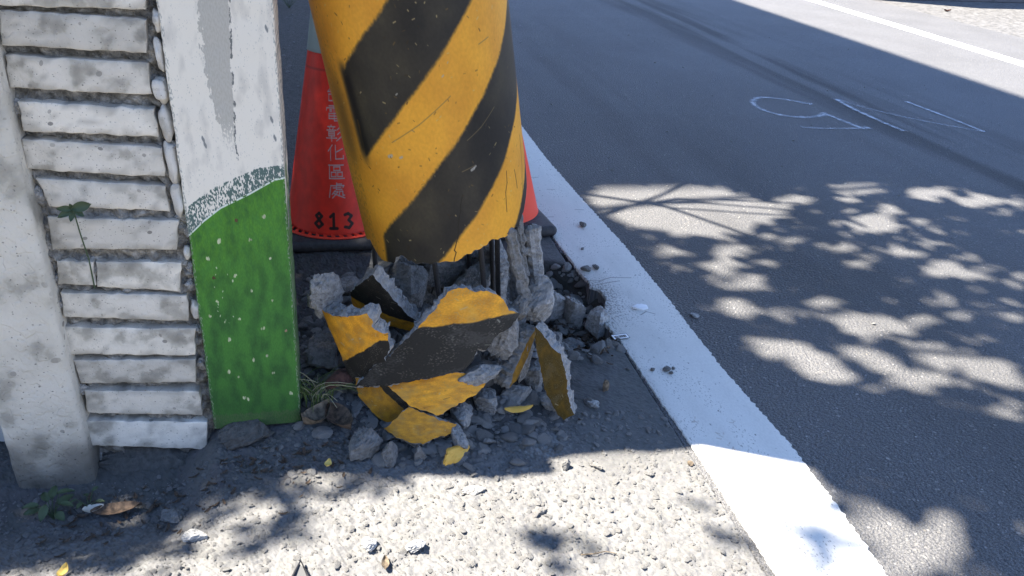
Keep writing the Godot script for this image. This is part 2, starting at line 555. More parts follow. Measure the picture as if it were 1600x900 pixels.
var LINE_L := [Vector2(0.714, 3.0), Vector2(0.713, -0.6), Vector2(0.716, -1.04), Vector2(0.709, -1.257), Vector2(0.707, -1.498), Vector2(0.697, -1.567), Vector2(0.708, -1.614), Vector2(0.73, -1.66), Vector2(0.746, -1.70), Vector2(0.742, -1.75), Vector2(0.719, -1.768), Vector2(0.729, -1.79), Vector2(0.721, -1.83), Vector2(0.718, -1.88), Vector2(0.716, -1.967), Vector2(0.709, -2.04), Vector2(0.713, -2.5), Vector2(0.715, -60.0)]
var LINE_R := [Vector2(0.908, 3.0), Vector2(0.907, -0.669), Vector2(0.925, -0.903), Vector2(0.930, -1.07), Vector2(0.917, -1.33), Vector2(0.920, -1.515), Vector2(0.924, -1.754), Vector2(0.923, -2.02), Vector2(0.906, -2.438), Vector2(0.894, -2.83), Vector2(0.90, -3.3), Vector2(0.90, -60.0)]

func build_road() -> void:
	var v := PackedVector3Array()
	var uv := PackedVector2Array()
	var uv2 := PackedVector2Array()
	var idx := PackedInt32Array()
	var rows := PackedFloat32Array()
	var z := 40.0
	while z > -130.0:
		rows.append(z)
		z -= 0.008 if z < -0.45 and z > -2.6 else 0.5 if z < 0.3 and z > -12.0 else 4.0
		if rows[rows.size() - 1] > -0.45 and z < -0.45: z = -0.4501
	var nfr := nz(71, 60.0)
	for zz in rows:
		var xl := 0.702
		if zz < -1.5 and zz > -1.99: xl = maxf(0.700, line_at(LINE_L, zz) + 0.002)
		xl += 0.003 * nfr.get_noise_1d(zz) if zz < -0.4 and zz > -2.6 else 0.0
		for p in [Vector3(xl - 0.004, -0.07, zz), Vector3(xl, -0.002, zz), Vector3(xl + 0.004, 0.0, zz), Vector3(1.2, 0.0, zz), Vector3(3.0, 0.0, zz), Vector3(6.65, 0.0, zz)]:
			v.append(p)
			uv.append(Vector2(p.x, p.z) / 1.45)
			uv2.append(Vector2((p.x - 0.7) / 6.0, (0.4 - p.z) / 12.0))
	struct("road", mk(v, grid_idx(6, rows.size(), true), uv, PackedColorArray(), false, null, uv2), M.asphalt)
	# near edge line: a strip of thick paint with ragged edges
	line_strip("edge_line", LINE_L, LINE_R, 2.5, -40.0, 0.0042, 0.0016, 0.0032)
	line_strip("far_edge_line", [Vector2(5.10, 1.0), Vector2(5.364, -5.0), Vector2(5.52, -8.2), Vector2(5.7, -40.0)], [Vector2(5.265, 1.0), Vector2(5.530, -5.0), Vector2(5.68, -8.2), Vector2(5.86, -40.0)], 1.0, -40.0, 0.004, 0.004, 0.004)
	# the concrete apron on the far side
	var p2 := PackedVector3Array()
	for q in [Vector2(6.65, 40), Vector2(60, 40), Vector2(6.65, -130), Vector2(60, -130)]: p2.append(Vector3(q.x, -0.002, q.y))
	struct("pavement", mk(p2, grid_idx(2, 2, true)), M.far_ground)

func line_strip(called: String, l: Array, r: Array, z0: float, z1: float, top: float, jl: float, jr: float) -> void:
	var v := PackedVector3Array()
	var rows := PackedFloat32Array()
	var z := z0
	while z > z1:
		rows.append(z)
		z -= 0.004 if z < -0.5 and z > -3.4 else 0.03 if z < 0.0 and z > -10.0 else 1.0
	var e := nz(81, 55.0, FastNoiseLite.TYPE_SIMPLEX, 2)
	var wob := nz(82, 40.0)
	for zz in rows:
		var saw := fposmod(zz * 38.0 + wob.get_noise_1d(zz * 0.3) * 1.5, 1.0)
		var xl := line_at(l, zz) + jl * e.get_noise_1d(zz) * 1.6
		var xr := line_at(r, zz) + jr * (saw - 0.5) + jr * e.get_noise_1d(zz + 40.0)
		for p in [Vector3(xl, -0.004, zz), Vector3(xl + 0.0015, top, zz), Vector3(lerpf(xl, xr, 0.5), top + 0.0002, zz), Vector3(xr - 0.002, top, zz), Vector3(xr, -0.004, zz)]: v.append(p)
	var uv := PackedVector2Array()
	for p in v: uv.append(Vector2((p.x - 0.69) / 0.25, (p.z + 0.5) / -3.2))
	struct(called, mk(v, grid_idx(5, rows.size(), true), uv), M.edge_paint if called == "edge_line" else M.road_paint)

func edge_paint_image() -> Image:
	# wear of the line over x 0.69..0.94 and z -0.5..-3.7
	var w := 256
	var h := 2048
	var im := Image.create(w, h, false, Image.FORMAT_RGB8)
	var big := nz(171, 0.012, FastNoiseLite.TYPE_SIMPLEX_SMOOTH, 5)
	var fine := nz(172, 0.12, FastNoiseLite.TYPE_SIMPLEX, 3)
	for y in h:
		var z := -0.5 - 3.2 * y / h
		for x in w:
			var wx := 0.69 + 0.25 * x / w
			var b := big.get_noise_2d(x, y * 0.6)
			var f := fine.get_noise_2d(x, y)
			var k := 0.895 + 0.045 * b + 0.03 * f
			# dirt trodden in beside the rubble and along the left edge
			var d := exp(-pow((z + 1.70) / 0.13, 2.0)) * ss(0.84, 0.73, wx + 0.06 * b) * 0.8 + 0.35 * ss(0.735, 0.705, wx + 0.02 * b)
			if f + b * 0.5 > 0.55 - d * 0.9: k -= 0.30 * clampf(d + 0.25, 0, 1)
			k -= 0.10 * d
			if f > 0.60 and b > 0.12: k -= 0.25
			im.set_pixel(x, y, Color(k, k * 0.992, k * 0.972).clamp())
	speckle(im, 420, 0.8, 2.6, [g(0.45), g(0.6), g(0.72), g(0.35)], 17)
	var at := func(px: float, pz: float) -> Vector2: return Vector2((px - 0.69) / 0.25 * w, (-0.5 - pz) / 3.2 * h)
	for l in [[[0.72, -1.80], [0.76, -1.795], [0.80, -1.812], [0.86, -1.805]], [[0.73, -1.77], [0.78, -1.782], [0.82, -1.79]], [[0.81, -1.60], [0.83, -1.615], [0.85, -1.60]], [[0.72, -2.25], [0.755, -2.252]], [[0.80, -2.5], [0.83, -2.497]], [[0.85, -2.31], [0.88, -2.305]], [[0.76, -2.62], [0.80, -2.622]]]:
		for i in l.size() - 1: stroke(im, at.call(l[i][0], l[i][1]), at.call(l[i + 1][0], l[i + 1][1]), 0.9, Color(0.42, 0.41, 0.40, 0.75), 1.3)
	for i in 22:
		var c: Vector2 = at.call([0.795, 0.80, 0.835, 0.76][i % 4] + rng.randf_range(-0.012, 0.012), [-1.10, -1.065, -1.14, -1.16][i % 4] + rng.randf_range(-0.012, 0.012))
		stroke(im, c, c + Vector2(rng.randf_range(-9, 9), rng.randf_range(-5, 5)), 0.7, Color(0.62, 0.56, 0.5, 0.6), 1.4)
	return im

func ribbon(pts: Array, w0: float, w1: float, y: float, a0: float) -> ArrayMesh:
	# a sprayed stroke: dense in the middle, thin at both edges
	var c := Curve3D.new()
	for i in pts.size():
		var t := Vector3.ZERO
		if i > 0 and i < pts.size() - 1:
			var d: Vector2 = (pts[i + 1] - pts[i - 1]) * 0.17
			if (pts[i] - pts[i - 1]).normalized().dot((pts[i + 1] - pts[i]).normalized()) > 0.3: t = Vector3(d.x, 0, d.y)
		c.add_point(Vector3(pts[i].x, y, pts[i].y), -t, t)
	c.bake_interval = 0.012
	var q := c.get_baked_points()
	var v := PackedVector3Array()
	var col := PackedColorArray()
	var e := nz(91, 9.0, FastNoiseLite.TYPE_SIMPLEX, 3)
	for i in q.size():
		var d := (q[mini(i + 1, q.size() - 1)] - q[maxi(i - 1, 0)]).normalized()
		var s := d.cross(Vector3.UP)
		var t := float(i) / q.size()
		var w := lerpf(w0, w1, t) * (1.0 + 0.4 * e.get_noise_1d(i * 0.02)) * (1.0 + 0.9 * exp(-minf(t, 1.0 - t) * 40.0))
		var k := a0 * (0.75 + 0.5 * e.get_noise_1d(i * 0.012 + 50.0))
		for j in 5:
			v.append(q[i] + s * w * (j - 2) * 0.5)
			col.append(Color(1, 1, 1, clampf(k * [0.0, 0.6, 1.0, 0.6, 0.0][j], 0, 1)))
	return mk(v, grid_idx(5, q.size(), true), PackedVector2Array(), col)

# ------------------------------------------------------------------ walls
func brick_mesh(q: Array, front: float, depth: float, sd: int) -> ArrayMesh:
	# q: corners TL, TR, BR, BL in x and height
	var v := PackedVector3Array()
	var n := nz(sd, 30.0, FastNoiseLite.TYPE_SIMPLEX, 3)
	var nu := 26
	var nv := 10
	var col := PackedColorArray()
	var n2 := nz(sd + 50, 16.0, FastNoiseLite.TYPE_SIMPLEX_SMOOTH, 4)
	for j in nv:
		for i in nu:
			var s := float(i) / (nu - 1)
			var t := float(j) / (nv - 1)
			s = [0.0, 0.0, 0.012, 0.06][i] if i < 4 else [0.94, 0.988, 1.0, 1.0][i - nu + 4] if i >= nu - 4 else lerpf(0.06, 0.94, (i - 3.0) / (nu - 7.0))
			t = [0.0, 0.0, 0.05][j] if j < 3 else [0.95, 1.0, 1.0][j - nv + 3] if j >= nv - 3 else lerpf(0.08, 0.92, (j - 2.0) / (nv - 5.0))
			var p: Vector2 = q[0].lerp(q[1], s).lerp(q[3].lerp(q[2], s), t)
			var edge := i == 1 or j == 1 or i == nu - 2 or j == nv - 2
			var back := i == 0 or j == 0 or i == nu - 1 or j == nv - 1
			p += Vector2(n.get_noise_2d(p.x, p.y), n.get_noise_2d(p.x + 3.0, p.y)) * 0.0022
			if i == 1 or i == nu - 2: p.x += 0.0
			var zz := front - (depth if back else 0.0022 if edge else 0.0) + n.get_noise_2d(p.x * 0.6, p.y * 0.6 + 7.0) * 0.0006
			v.append(Vector3(p.x, p.y, zz))
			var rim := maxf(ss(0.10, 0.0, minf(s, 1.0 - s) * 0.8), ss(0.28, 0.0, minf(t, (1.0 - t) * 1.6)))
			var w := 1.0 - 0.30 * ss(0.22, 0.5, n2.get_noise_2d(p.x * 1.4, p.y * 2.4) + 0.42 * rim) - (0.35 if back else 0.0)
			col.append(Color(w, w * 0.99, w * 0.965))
	var c: Vector2 = (q[0] + q[1] + q[2] + q[3]) / 4.0
	var idx := PackedInt32Array()
	var v2 := PackedVector3Array(v)
	for j in nv - 1:
		for i in nu - 1:
			var a := j * nu + i
			if i > 0 and j > 0 and i < nu - 2 and j < nv - 2:
				idx.append_array([a, a + 1, a + nu, a + 1, a + nu + 1, a + nu])
			elif (i > 0 and i < nu - 2) != (j > 0 and j < nv - 2):
				var o := v2.size()
				for k in [a, a + 1, a + nu, a + nu + 1]:
					v2.append(v[k])
					col.append(col[k])
				idx.append_array([o, o + 1, o + 2, o + 1, o + 3, o + 2])
	return mk(v2, idx, PackedVector2Array(), col, false, Vector3(c.x, c.y, front - depth))

func column(x0: float, x1: float, z0: float, z1: float, y0: float, y1: float, r: float, amp: float, sd: int, step := 0.01, dirt := 0.0) -> ArrayMesh:
	# an upright of rectangular plan with worn, rounded edges; UV over x and height
	var ring := []
	var lo := Vector2(x0, z0)
	var hi := Vector2(x1, z1)
	for cnr in 4:
		var c := Vector2([hi.x - r, hi.x - r, lo.x + r, lo.x + r][cnr], [hi.y - r, lo.y + r, lo.y + r, hi.y - r][cnr])
		for k in 5:
			var a: float = [0.0, -PI / 2, -PI, -PI * 1.5][cnr] + PI / 2 - k * PI / 8
			ring.append(c + Vector2(cos(a), sin(a)) * r)
		var nxt := Vector2([hi.x - r, lo.x + r, lo.x + r, hi.x - r][cnr], [lo.y + r, lo.y + r, hi.y - r, hi.y - r][cnr])
		var a2: float = [0.0, -PI / 2, -PI, -PI * 1.5][cnr]
		var pa: Vector2 = ring[ring.size() - 1]
		var pb := nxt + Vector2(cos(a2), sin(a2)) * r
		var m := int(pa.distance_to(pb) / step)
		for k in range(1, m): ring.append(pa.lerp(pb, float(k) / m))
	ring.append(ring[0])
	var n := nz(sd, 14.0, FastNoiseLite.TYPE_SIMPLEX, 4)
	var v := PackedVector3Array()
	var uv := PackedVector2Array()
	var col := PackedColorArray()
	var rows := int((y1 - y0) / step) + 1
	var mid := (lo + hi) / 2
	for j in rows:
		var y := lerpf(y0, y1, float(j) / (rows - 1))
		for p in ring:
			var corner := ss(r * 2.0, 0.0, minf(absf(p.x - x0), absf(p.x - x1)) + minf(absf(p.y - z0), absf(p.y - z1)))
			var d := n.get_noise_3d(p.x, y, p.y) * amp * (1.0 + 2.5 * corner)
			var q: Vector2 = p + (p - mid).normalized() * minf(d, amp * 0.6)
			v.append(Vector3(q.x, y, q.y))
			var w := 1.0 - dirt * ss(0.09, -0.05, y + 0.05 * n.get_noise_3d(p.x * 0.8, y * 0.5, 3.0)) - dirt * 0.42 * ss(0.18, 0.42, n.get_noise_3d(p.x * 0.35, y * 0.22, 8.0))
			col.append(Color(w, w * 0.99, w * 0.96))
			uv.append(Vector2((q.x - x0) / (x1 - x0), 1.0 - y))
	var idx := grid_idx(ring.size(), rows)
	var o := v.size()
	for p in ring:
		v.append(Vector3(p.x, y1, p.y))
		col.append(Color.WHITE)
		uv.append(Vector2((p.x - x0) / (x1 - x0), 0))
	v.append(Vector3(mid.x, y1 + 0.002, mid.y))
	col.append(Color.WHITE)
	uv.append(Vector2(0.5, 0))
	for k in ring.size() - 1: idx.append_array([o + k, o + k + 1, o + ring.size()])
	var m2 := PackedInt32Array(idx)
	for t in range(0, m2.size(), 3):
		var a := v[m2[t]]
		var b := v[m2[t + 1]]
		var c := v[m2[t + 2]]
		var g3 := (a + b + c) / 3.0
		var out := Vector3(g3.x - mid.x, 0, g3.z - mid.y) if m2[t] < o else Vector3.UP
		if (a - c).cross(a - b).dot(out) < 0:
			m2[t + 1] = idx[t + 2]
			m2[t + 2] = idx[t + 1]
	return mk(v, m2, uv, col)

func build_brick_wall() -> void:
	var w := base("brick_wall", Vector3.ZERO, "white painted brick wall panel with open rough joints between the two concrete uprights", "wall")
	# the bed of mortar behind the bricks
	var v := PackedVector3Array()
	var nu := 70
	var nv := 400
	var rough := nz(101, 26.0, FastNoiseLite.TYPE_SIMPLEX, 4)
	for j in nv:
		for i in nu:
			var x := lerpf(-0.455, -0.205, float(i) / (nu - 1))
			var y := lerpf(-0.11, 1.34, float(j) / (nv - 1))
			var full := ss(0.2, 0.36, y) * ss(0.56, 0.45, y) * 0.006 + ss(0.10, 0.18, y) * 0.002
			v.append(Vector3(x, y, -1.2725 + full + rough.get_noise_2d(x, y) * 0.014))
	var mc := PackedColorArray()
	for p in v:
		var k := 0.75 + 0.55 * rough.get_noise_2d(p.x * 1.9 + 5.0, p.y * 1.9)
		mc.append(Color(k, k * 0.985, k * 0.95))
	M.mortar.vertex_color_use_as_albedo = true
	put("mortar", mk(v, grid_idx(nu, nv), PackedVector2Array(), mc), M.mortar, w)
	var back := BoxMesh.new()
	back.size = Vector3(0.25, 1.45, 0.13)
	put("core", back, M.concrete_dark, w).position = Vector3(-0.33, 0.615, -1.36)
	var rows := [
		[Vector2(-0.418, 0.830), Vector2(-0.230, 0.835), Vector2(-0.236, 0.787), Vector2(-0.428, 0.785)],
		[Vector2(-0.425, 0.778), Vector2(-0.238, 0.774), Vector2(-0.243, 0.725), Vector2(-0.433, 0.731)],
		[Vector2(-0.431, 0.716), Vector2(-0.242, 0.710), Vector2(-0.244, 0.662), Vector2(-0.436, 0.669)],
		[Vector2(-0.427, 0.650), Vector2(-0.244, 0.641), Vector2(-0.243, 0.597), Vector2(-0.429, 0.605)],
		[Vector2(-0.435, 0.592), Vector2(-0.240, 0.579), Vector2(-0.241, 0.530), Vector2(-0.436, 0.544)],
		[Vector2(-0.428, 0.529), Vector2(-0.245, 0.514), Vector2(-0.243, 0.470), Vector2(-0.419, 0.481)],
		[Vector2(-0.425, 0.465), Vector2(-0.230, 0.453), Vector2(-0.241, 0.400), Vector2(-0.427, 0.409)],
		[Vector2(-0.426, 0.386), Vector2(-0.371, 0.381), Vector2(-0.376, 0.337), Vector2(-0.430, 0.342)],
		[Vector2(-0.368, 0.381), Vector2(-0.237, 0.374), Vector2(-0.244, 0.319), Vector2(-0.373, 0.334)],
		[Vector2(-0.430, 0.327), Vector2(-0.234, 0.311), Vector2(-0.237, 0.260), Vector2(-0.434, 0.280)],
		[Vector2(-0.438, 0.259), Vector2(-0.229, 0.242), Vector2(-0.235, 0.185), Vector2(-0.442, 0.204)],
		[Vector2(-0.435, 0.189), Vector2(-0.236, 0.176), Vector2(-0.241, 0.125), Vector2(-0.432, 0.139)],
		[Vector2(-0.428, 0.125), Vector2(-0.236, 0.105), Vector2(-0.238, 0.050), Vector2(-0.432, 0.075)],
		[Vector2(-0.438, 0.056), Vector2(-0.232, 0.031), Vector2(-0.237, -0.035), Vector2(-0.441, -0.002)]]
	for k in 8:
		var y := 0.846 + 0.0615 * k
		rows.append([Vector2(-0.43, y + 0.047), Vector2(-0.24, y + 0.045), Vector2(-0.24, y - 0.003), Vector2(-0.43, y)])
	var tone := [0, 2, 1, 0, 1, 1, 2, 1, 0, 1, 0, 2, 1, 3]
	for k in rows.size():
		var b := put("brick", brick_mesh(rows[k], -1.2505 - 0.0015 * ((k * 7) % 3), 0.05, 200 + k), M.paint[tone[k] if k < tone.size() else k % 3], w)
		if k == 13: b.set_meta("label", "clean bluish white brick, lowest of the panel")
	for p in [[-0.226, 0.722, 0.006, 0.024], [-0.231, 0.668, 0.011, 0.019], [-0.230, 0.616, 0.010, 0.027], [-0.229, 0.551, 0.010, 0.034], [-0.228, 0.488, 0.010, 0.029], [-0.224, 0.278, 0.009, 0.019], [-0.225, 0.392, 0.006, 0.012], [-0.222, 0.772, 0.007, 0.016], [-0.224, 0.846, 0.008, 0.02], [-0.224, 0.91, 0.008, 0.024]]:
		var o := put("pebble", ball(Vector3(p[2], p[3], 0.013), int(p[1] * 1000), 0.25), M.pebble, w)
		o.position = Vector3(p[0], p[1], -1.262)
		o.rotation.z = 0.06
	for k in 14:
		var o := put("mortar_lump", rock(300 + k, Vector3(rng.randf_range(0.006, 0.014), rng.randf_range(0.006, 0.013), 0.009), 9, 0.1), M.mortar, w)
		o.position = Vector3(rng.randf_range(-0.228, -0.220) if k % 2 == 0 else rng.randf_range(-0.438, -0.432), [0.43, 0.41, 0.36, 0.345, 0.33, 0.30, 0.235, 0.21, 0.16, 0.12, 0.455, 0.50, 0.58, 0.64][k], -1.264)
		if k == 8: o.scale = Vector3(1.2, 1.2, 1.0)
	var f := put("footing", rock(350, Vector3(0.14, 0.05, 0.06), 14, 0.04, 2), M.footing, w)
	f.position = Vector3(-0.34, -0.075, -1.275)

func pillar_image() -> Image:
	var w := 512
	var h := 1200
	var x0 := -0.2185
	var x1 := -0.0570
	var im := Image.create(w, h, false, Image.FORMAT_RGB8)
	var big := nz(111, 0.010, FastNoiseLite.TYPE_SIMPLEX_SMOOTH, 5).get_image(w, h)
	var fine := nz(112, 0.09, FastNoiseLite.TYPE_SIMPLEX, 3).get_image(w, h)
	var mid := nz(113, 0.035, FastNoiseLite.TYPE_SIMPLEX_SMOOTH, 4).get_image(w, h)
	var up := [Vector2(-0.219, 0.474), Vector2(-0.206, 0.486), Vector2(-0.174, 0.510), Vector2(-0.127, 0.533), Vector2(-0.099, 0.546), Vector2(-0.057, 0.552)]
	var low := [Vector2(-0.219, 0.428), Vector2(-0.191, 0.456), Vector2(-0.162, 0.479), Vector2(-0.115, 0.503), Vector2(-0.073, 0.528), Vector2(-0.057, 0.531)]
	var band_l := [Vector2(0.55, -0.135), Vector2(0.592, -0.146), Vector2(0.663, -0.158), Vector2(0.712, -0.164), Vector2(1.0, -0.160)]
	var band_r := [Vector2(0.55, -0.128), Vector2(0.597, -0.130), Vector2(0.664, -0.125), Vector2(0.713, -0.124), Vector2(0.83, -0.117), Vector2(1.0, -0.115)]
	for py in h:
		var y := 1.0 - float(py) / h * 1.0
		for px in w:
			var x := lerpf(x0, x1, (px + 0.5) / w)
			var b := big.get_pixel(px, py).r
			var f := fine.get_pixel(px, py).r
			var m := mid.get_pixel(px, py).r
			var dx := (m - 0.5) * 0.010 + (f - 0.5) * 0.004
			var c := Color(0.87, 0.838, 0.775).lerp(Color(0.78, 0.752, 0.70), clampf((b - 0.55) * 2.5, 0, 1))
			if f > 0.80 and m > 0.55: c = c.lerp(Color(0.6, 0.6, 0.58), 0.6)
			# bare cement strip
			if y > 0.55:
				var l := interp(band_l, y) + dx * 1.5
				var r := interp(band_r, y) + dx * 0.6
				var fade := ss(0.56, 0.68, y)
				if x > l and x < r and (f + fade > 0.72):
					c = c.lerp(Color(0.66, 0.64, 0.595).lerp(Color(0.715, 0.695, 0.65), f), clampf(fade * 1.6 + 0.25, 0, 1))
				if absf(x - r) < 0.0012 and m > 0.5: c = Color(0.42, 0.42, 0.41)
			var hi := interp(up, x) + dx * 0.5
			var lo := interp(low, x)
			if y < hi:
				var dark := Color(0.33, 0.40, 0.38)
				var worn := f * 0.55 + m * 0.45
				var wear := 0.415 + 0.09 * ss(-0.09, -0.15, x) * ss(-0.22, -0.19, x)
				if x > -0.085: wear = 0.36
				if worn > wear: c = dark
				if y < hi - 0.012 and worn > 0.46 and x > -0.15: c = dark
			if y < lo + dx * 0.15:
				c = Color(0.26, 0.455, 0.195).lerp(Color(0.20, 0.36, 0.175), clampf((b - 0.35) * 2.2, 0, 1))
				c = c.lerp(Color(0.33, 0.53, 0.16), ss(0.26, 0.0, lo - y) * 0.85 * m)
				c = c.lerp(Color(0.17, 0.30, 0.16), ss(0.2, 0.02, y) * 0.4)
				c *= 0.93 + 0.14 * f
				if lo - y < 0.003 and m > 0.42: c = Color(0.80, 0.83, 0.78)
			if x < x0 + 0.004 + dx * 0.4 or x > x1 - 0.003 + dx * 0.3:
				if f > 0.55: c = c.lerp(Color(0.55, 0.55, 0.52), 0.7)
			if y < 0.05 + dx: c = c.lerp(Color(0.36, 0.34, 0.28), 0.6 * f)
			im.set_pixel(px, py, c)
	var r2 := RandomNumberGenerator.new()
	r2.seed = 5
	var spots := [Vector2(-0.096, 0.461), Vector2(-0.121, 0.418), Vector2(-0.171, 0.418), Vector2(-0.140, 0.455), Vector2(-0.191, 0.384), Vector2(-0.091, 0.381), Vector2(-0.151, 0.350), Vector2(-0.186, 0.347), Vector2(-0.126, 0.319), Vector2(-0.186, 0.299), Vector2(-0.092, 0.296), Vector2(-0.152, 0.262), Vector2(-0.113, 0.240), Vector2(-0.073, 0.232), Vector2(-0.172, 0.220), Vector2(-0.134, 0.173), Vector2(-0.178, 0.149), Vector2(-0.102, 0.140), Vector2(-0.164, 0.136), Vector2(-0.152, 0.083), Vector2(-0.072, 0.091), Vector2(-0.158, 0.087), Vector2(-0.11, 0.18), Vector2(-0.2, 0.27)]
	for k in spots.size():
		var c := Color(0.74, 0.76, 0.60) if k != 13 else Color(0.72, 0.55, 0.47)
		if k == 3 or k == 7: c = Color(0.36, 0.27, 0.19)
		var p := Vector2((spots[k].x - x0) / (x1 - x0) * w, (1.0 - spots[k].y) * h)
		var sz := r2.randf_range(0.6, 1.15)
		for j in 4:
			var e := p + Vector2(r2.randf_range(-8, 8), r2.randf_range(-2.5, 2.5)) * sz
			stroke(im, e, e + Vector2(r2.randf_range(-4, 4), r2.randf_range(-1.5, 1.5)) * sz, r2.randf_range(2.2, 4.6) * sz, c * r2.randf_range(0.75, 1.0), 1.5)
	for k in 16:
		var e := Vector2(r2.randf_range(90, 200), r2.randf_range(760, 900))
		stroke(im, e, e + Vector2(r2.randf_range(-3, 3), r2.randf_range(-4, 4)), r2.randf_range(0.6, 2.2), Color(0.68, 0.73, 0.58), 1.2)
	for p in [Vector2(-0.178, 0.597), Vector2(-0.176, 0.588), Vector2(-0.072, 0.63), Vector2(-0.069, 0.60), Vector2(-0.07, 0.77)]:
		var e := Vector2((p.x - x0) / (x1 - x0) * w, (1.0 - p.y) * h)
		stroke(im, e, e + Vector2(6, 5), 4.5, Color(0.5, 0.5, 0.49), 2.0)
	return im

func build_uprights() -> void:
	var p := base("concrete_pillar", Vector3.ZERO, "square concrete pillar painted white above and green below beside the broken pole", "pillar")
	M.pillar = mat(Color.WHITE, 0.75, 0.35)
	M.pillar.albedo_texture = itex(pillar_image())
	put("shaft", column(-0.2185, -0.0570, -1.40, -1.2475, 0.018, 1.40, 0.0035, 0.0012, 120, 0.006), M.pillar, p)
	var f := put("footing", rock(121, Vector3(0.056, 0.028, 0.04), 12, 0.05, 2), M.footing, p)
	f.position = Vector3(-0.168, -0.002, -1.255)
	f.rotation.z = 0.22
	var f2 := put("footing", rock(122, Vector3(0.07, 0.03, 0.06), 12, 0.05, 2), M.footing, p)
	f2.position = Vector3(-0.09, 0.012, -1.31)
	var q := base("concrete_post", Vector3.ZERO, "white painted concrete post with rounded edges, left of the brick panel", "post")
	put("shaft", column(-0.567, -0.436, -1.38, -1.222, -0.09, 1.42, 0.012, 0.0014, 130, 0.01, 0.75), M.post, q)
	var bs := put("base", rock(131, Vector3(0.085, 0.05, 0.09), 13, 0.05, 2), M.footing, q)
	bs.position = Vector3(-0.50, -0.075, -1.295)
	# the wall goes on beyond the post
	var w := base("plain_wall", Vector3(-3.6, 0, -1.42), "plain rendered wall carrying on beyond the white post, set back", "wall")
	put("wall", box_round(Vector3(6.0, 2.8, 0.12), 0.01, 2), M.plaster, w)

# ------------------------------------------------------------------ the broken pole
const AX := Vector3(-0.2036, 1.0, 0.0733)
const AX0 := Vector3(0.267, 0.3, -1.45)
const PR := 0.1722
func pole_pt(theta: float, s: float, r: float) -> Vector3:
	var d := AX.normalized()
	var e2 := (Vector3(0, 0, 1) - d * d.z).normalized()
	var e1 := d.cross(e2)
	return AX0 + d * s + (e1 * sin(theta) + e2 * cos(theta)) * r

